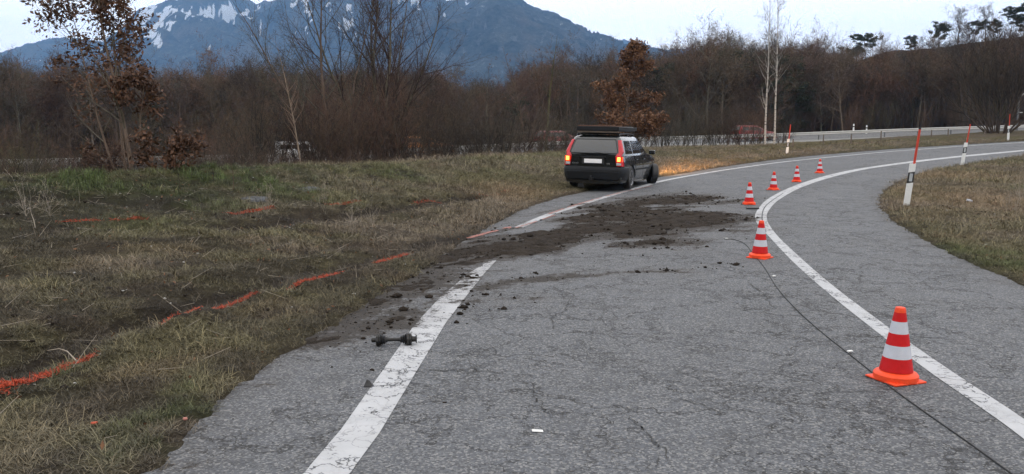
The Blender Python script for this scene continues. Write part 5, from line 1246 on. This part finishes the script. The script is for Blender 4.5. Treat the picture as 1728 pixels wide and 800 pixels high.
    MB().rings(fb).build('front_bumper', M['bumper'], root, smooth=True)
    for sx in (-1, 1):
        MB().box((sx * .55, 2.27, .66), (.34, .14, .13)).build('headlight', M['reflector'], root, bevel=.03)
        # mirror
        mb = MB().box((sx * .96, .78, 1.0), (.19, .10, .13), Matrix.Rotation(-sx * .15, 3, 'Z')); mb.build('mirror', paint, root, bevel=.03)
        # tall tail lamps climbing the rear pillar
        tl = []
        for z, wd, dp in ((.66, .17, .16), (.78, .18, .17), (.92, .165, .15), (1.05, .115, .12), (1.2, .095, .10), (1.36, .08, .085)):
            if z < .93: yr = -2.262; hw = side_x(-2.2, z) + .018
            else: yr, yf, hw = ringc(z); hw += .012; yr -= .012
            if z < .93: yr -= .012
            q = [(hw - wd, yr, z), (hw - .03, yr, z), (hw, yr + .04, z), (hw + .006, yr + dp, z), (hw - .05, yr + dp, z), (hw - wd, yr + .05, z)]
            tl.append([(sx * a, b, c_) for a, b, c_ in q])
        lamp = MB().rings(tl).build('tail_lamp', M['lamp_red'], root, smooth=False)
        if lit:
            h_ = side_x(-2.2, .84) + .022
            q = MB().box((sx * (h_ - .085), -2.282, .84), (.12, .03, .135)); q.build('stop_light', M['lamp_on'], lamp, bevel=.01)
            MB().box((sx * (h_ - .08), -2.300, .845), (.085, .02, .11)).build('bulb', M['lamp_core'], lamp, bevel=.01)
            MB().box((sx * (h_ + .002), -2.22, .845), (.014, .07, .14)).build('side_lens', M['lamp_on'], lamp, bevel=.004)
            MB().box((sx * (h_ - .085), -2.279, .715), (.13, .02, .07)).build('reverse_light', M['reflector'], lamp, bevel=.01)
    if detail:
        # plate in its recess, handle strip, wiper, hitch, badge
        MB().box((0, -2.275, .79), (.62, .012, .17)).build('plate_recess', M['black'], root)
        MB().box((0, -2.287, .785), (.50, .012, .11)).build('number_plate', M['plate'], root, bevel=.02)
        MB().box((0, -2.285, .895), (.72, .03, .03)).build('tailgate_strip', M['bumper'], root, bevel=.008)
        MB().tube([(.02, -2.245, 1.0), (.1, -2.262, 1.02), (.30, -2.255, .995), (.44, -2.252, 1.005)], .011, 5).build('wiper', M['black'], root)
        hi = MB().box((0, -2.34, .30), (.10, .16, .07)); hi.tube([(0, -2.40, .30), (0, -2.46, .30), (0, -2.47, .36)], .018, 8); hi.lathe([(.005, .36), (.024, .37), (.026, .385), (.018, .405)], 12, Matrix.Translation((0, -2.47, 0))); hi.build('tow_hitch', M['black'], root, smooth=True)
        for tx, ps in (('VOLVO', (-.60, -2.274, .70)), ('V70', (.38, -2.274, .70))):
            cu = bpy.data.curves.new('badge', 'FONT'); cu.body = tx; cu.size = .055; cu.extrude = .003; to = bpy.data.objects.new('badge_src', cu); COL.objects.link(to); C.view_layer.update()
            bm_ = bpy.data.meshes.new_from_object(to.evaluated_get(C.evaluated_depsgraph_get())); bpy.data.objects.remove(to); bm_.materials.clear(); bm_.materials.append(M['alloy'])
            link('badge', bm_, root, ps, (R(90), 0, 0))
    if rack:
        for y in (-1.55, -.75, .0):
            MB().box((0, y, 1.53), (1.14, .06, .04)).build('crossbar', M['black'], root, bevel=.008)
            for sx in (-1, 1): MB().box((sx * .53, y, 1.495), (.07, .10, .06)).build('rack_foot', M['black'], root)
        for sx in (-1, 1):
            MB().tube([(sx * .60, -1.9, 1.475), (sx * .60, -1.8, 1.52), (sx * .585, -.9, 1.535), (sx * .56, -.1, 1.52), (sx * .55, 0, 1.475)], .017, 6).build('roof_rail', M['black'], root, smooth=True)
            MB().box((sx * .57, -.85, 1.665), (.05, 2.1, .10)).build('rack_side', M['bumper'], root, bevel=.008)
        MB().box((0, -1.91, 1.665), (1.19, .05, .11)).build('rack_end', M['bumper'], root, bevel=.008); MB().box((0, .21, 1.665), (1.19, .05, .11)).build('rack_end', M['bumper'], root, bevel=.008)
        MB().box((0, -1.87, 1.575), (1.16, .07, .045)).build('rack_beam', M['wood'], root, bevel=.006)
        MB().box((0, -.85, 1.60), (1.10, 2.05, .035)).build('rack_floor', M['black'], root)
        MB().box((-.12, -1.2, 1.74), (.92, 1.3, .030)).build('rack_board', M['rack_wood'], root, bevel=.006)
        MB().box((.15, -.2, 1.725), (.7, .7, .026)).build('rack_sheet', M['steel_dark'], root, bevel=.006)
        for y in (-1.3, -.8, -.3): MB().lathe([(.05, -.12), (.058, -.11), (.058, .11), (.05, .12)], 12, Matrix.Translation((.46, y, 1.645)) @ Matrix.Rotation(R(90), 4, 'X')).build('rolled_strap', M['rubber'], root)
    return root
car = make_car(M['paint_black'], 'black estate car with roof platform and lit tail lamps, stopped half on the verge', rack=True, lit=True)
hd = R(21.5); rwx, rwy = at(1061, 320.5)      # right rear wheel stands here
rot = Matrix.Rotation(-hd, 3, 'Z'); off = rot @ Vector((.80, -1.36, 0))
cxx, cyy = rwx - off.x, rwy - off.y
car.location = (cxx, cyy, float(H(np.array(rwx), np.array(rwy))) + .03); car.rotation_euler = (R(-.3), R(1.2), -hd)
# hazard lamp shine in front of the car (its indicators are lit)
hl = bpy.data.lights.new('indicator', 'SPOT'); hl.energy = 8000; hl.color = (1, .52, .20); hl.spot_size = R(26); hl.spot_blend = .9; hl.shadow_soft_size = .08
p0 = rot @ Vector((.86, 2.42, .66)); ho = bpy.data.objects.new('indicator', hl); COL.objects.link(ho); ho.parent = car; ho.location = (.45, 2.46, .70)
ho.rotation_euler = (Vector((.06, 1, -.040))).to_track_quat('-Z', 'Y').to_euler()
# traffic on the motorway
def on_mw(o, px, side=3.0, rev=False, up=.06):
    best = None
    for (x0, y0), (x1, y1) in zip(MW[:-1], MW[1:]):
        for k in range(12):
            tt = k / 12; x = x0 + (x1 - x0) * tt; y = y0 + (y1 - y0) * tt; L = math.hypot(x1 - x0, y1 - y0); nx, ny = -(y1 - y0) / L, (x1 - x0) / L
            X_, Y_ = x + nx * side, y + ny * side; p_ = CX + F * X_ / Y_
            if best is None or abs(p_ - px) < best[0]: best = (abs(p_ - px), X_, Y_, math.atan2(y1 - y0, x1 - x0), mwz(x))
    _, X_, Y_, a, z = best; o.location = (X_, Y_, float(z) + up + side * .03); o.rotation_euler = (0, 0, a - math.pi / 2 + (math.pi if rev else 0))
rc = make_car(M['paint_red'], 'red car on the motorway seen just above the left of the black car', detail=False, group='cars on the motorway'); on_mw(rc, 947)
r2 = copy_tree(rc); tag(r2, 'red car passing behind the two birches on the motorway'); on_mw(r2, 1268)
oc = make_car(M['paint_orange'], 'orange car on the motorway half hidden by the reddish bushes', detail=False, group='cars on the motorway'); on_mw(oc, 718)
# white van
van = empty('white_van'); tag(van, 'white van with dark windows passing on the motorway behind the left thicket', 'van')
rr = []
for y, zt, hw in ((-2.5, 1.85, .88), (-2.4, 1.98, .93), (1.1, 1.98, .94), (1.7, 1.35, .92), (2.3, 1.10, .86), (2.5, .75, .80)):
    rr.append([(-hw, y, .3), (hw, y, .3), (hw, y, min(1.1, zt)), (hw * .9, y, zt), (-hw * .9, y, zt), (-hw, y, min(1.1, zt))])
MB().rings(rr).build('body', M['paint_white'], van, bevel=.03)
for sx in (-1, 1):
    for a, b in ((-2.2, -.95), (-.85, .2), (.3, 1.15)): MB().box((sx * .915, (a + b) / 2, 1.45), (.02, b - a, .42)).build('side_window', M['glass'], van)
    for y in (-1.6, 1.6): MB().lathe([(.2, -.1), (.32, -.1), (.32, .1), (.2, .1)], 20, Matrix.Translation((sx * .86, y, .32)) @ Matrix.Rotation(R(90), 4, 'Y')).build('wheel', M['rubber'], van)
on_mw(van, 503, side=2.6, up=.08); van.scale = (.74, .62, .74)
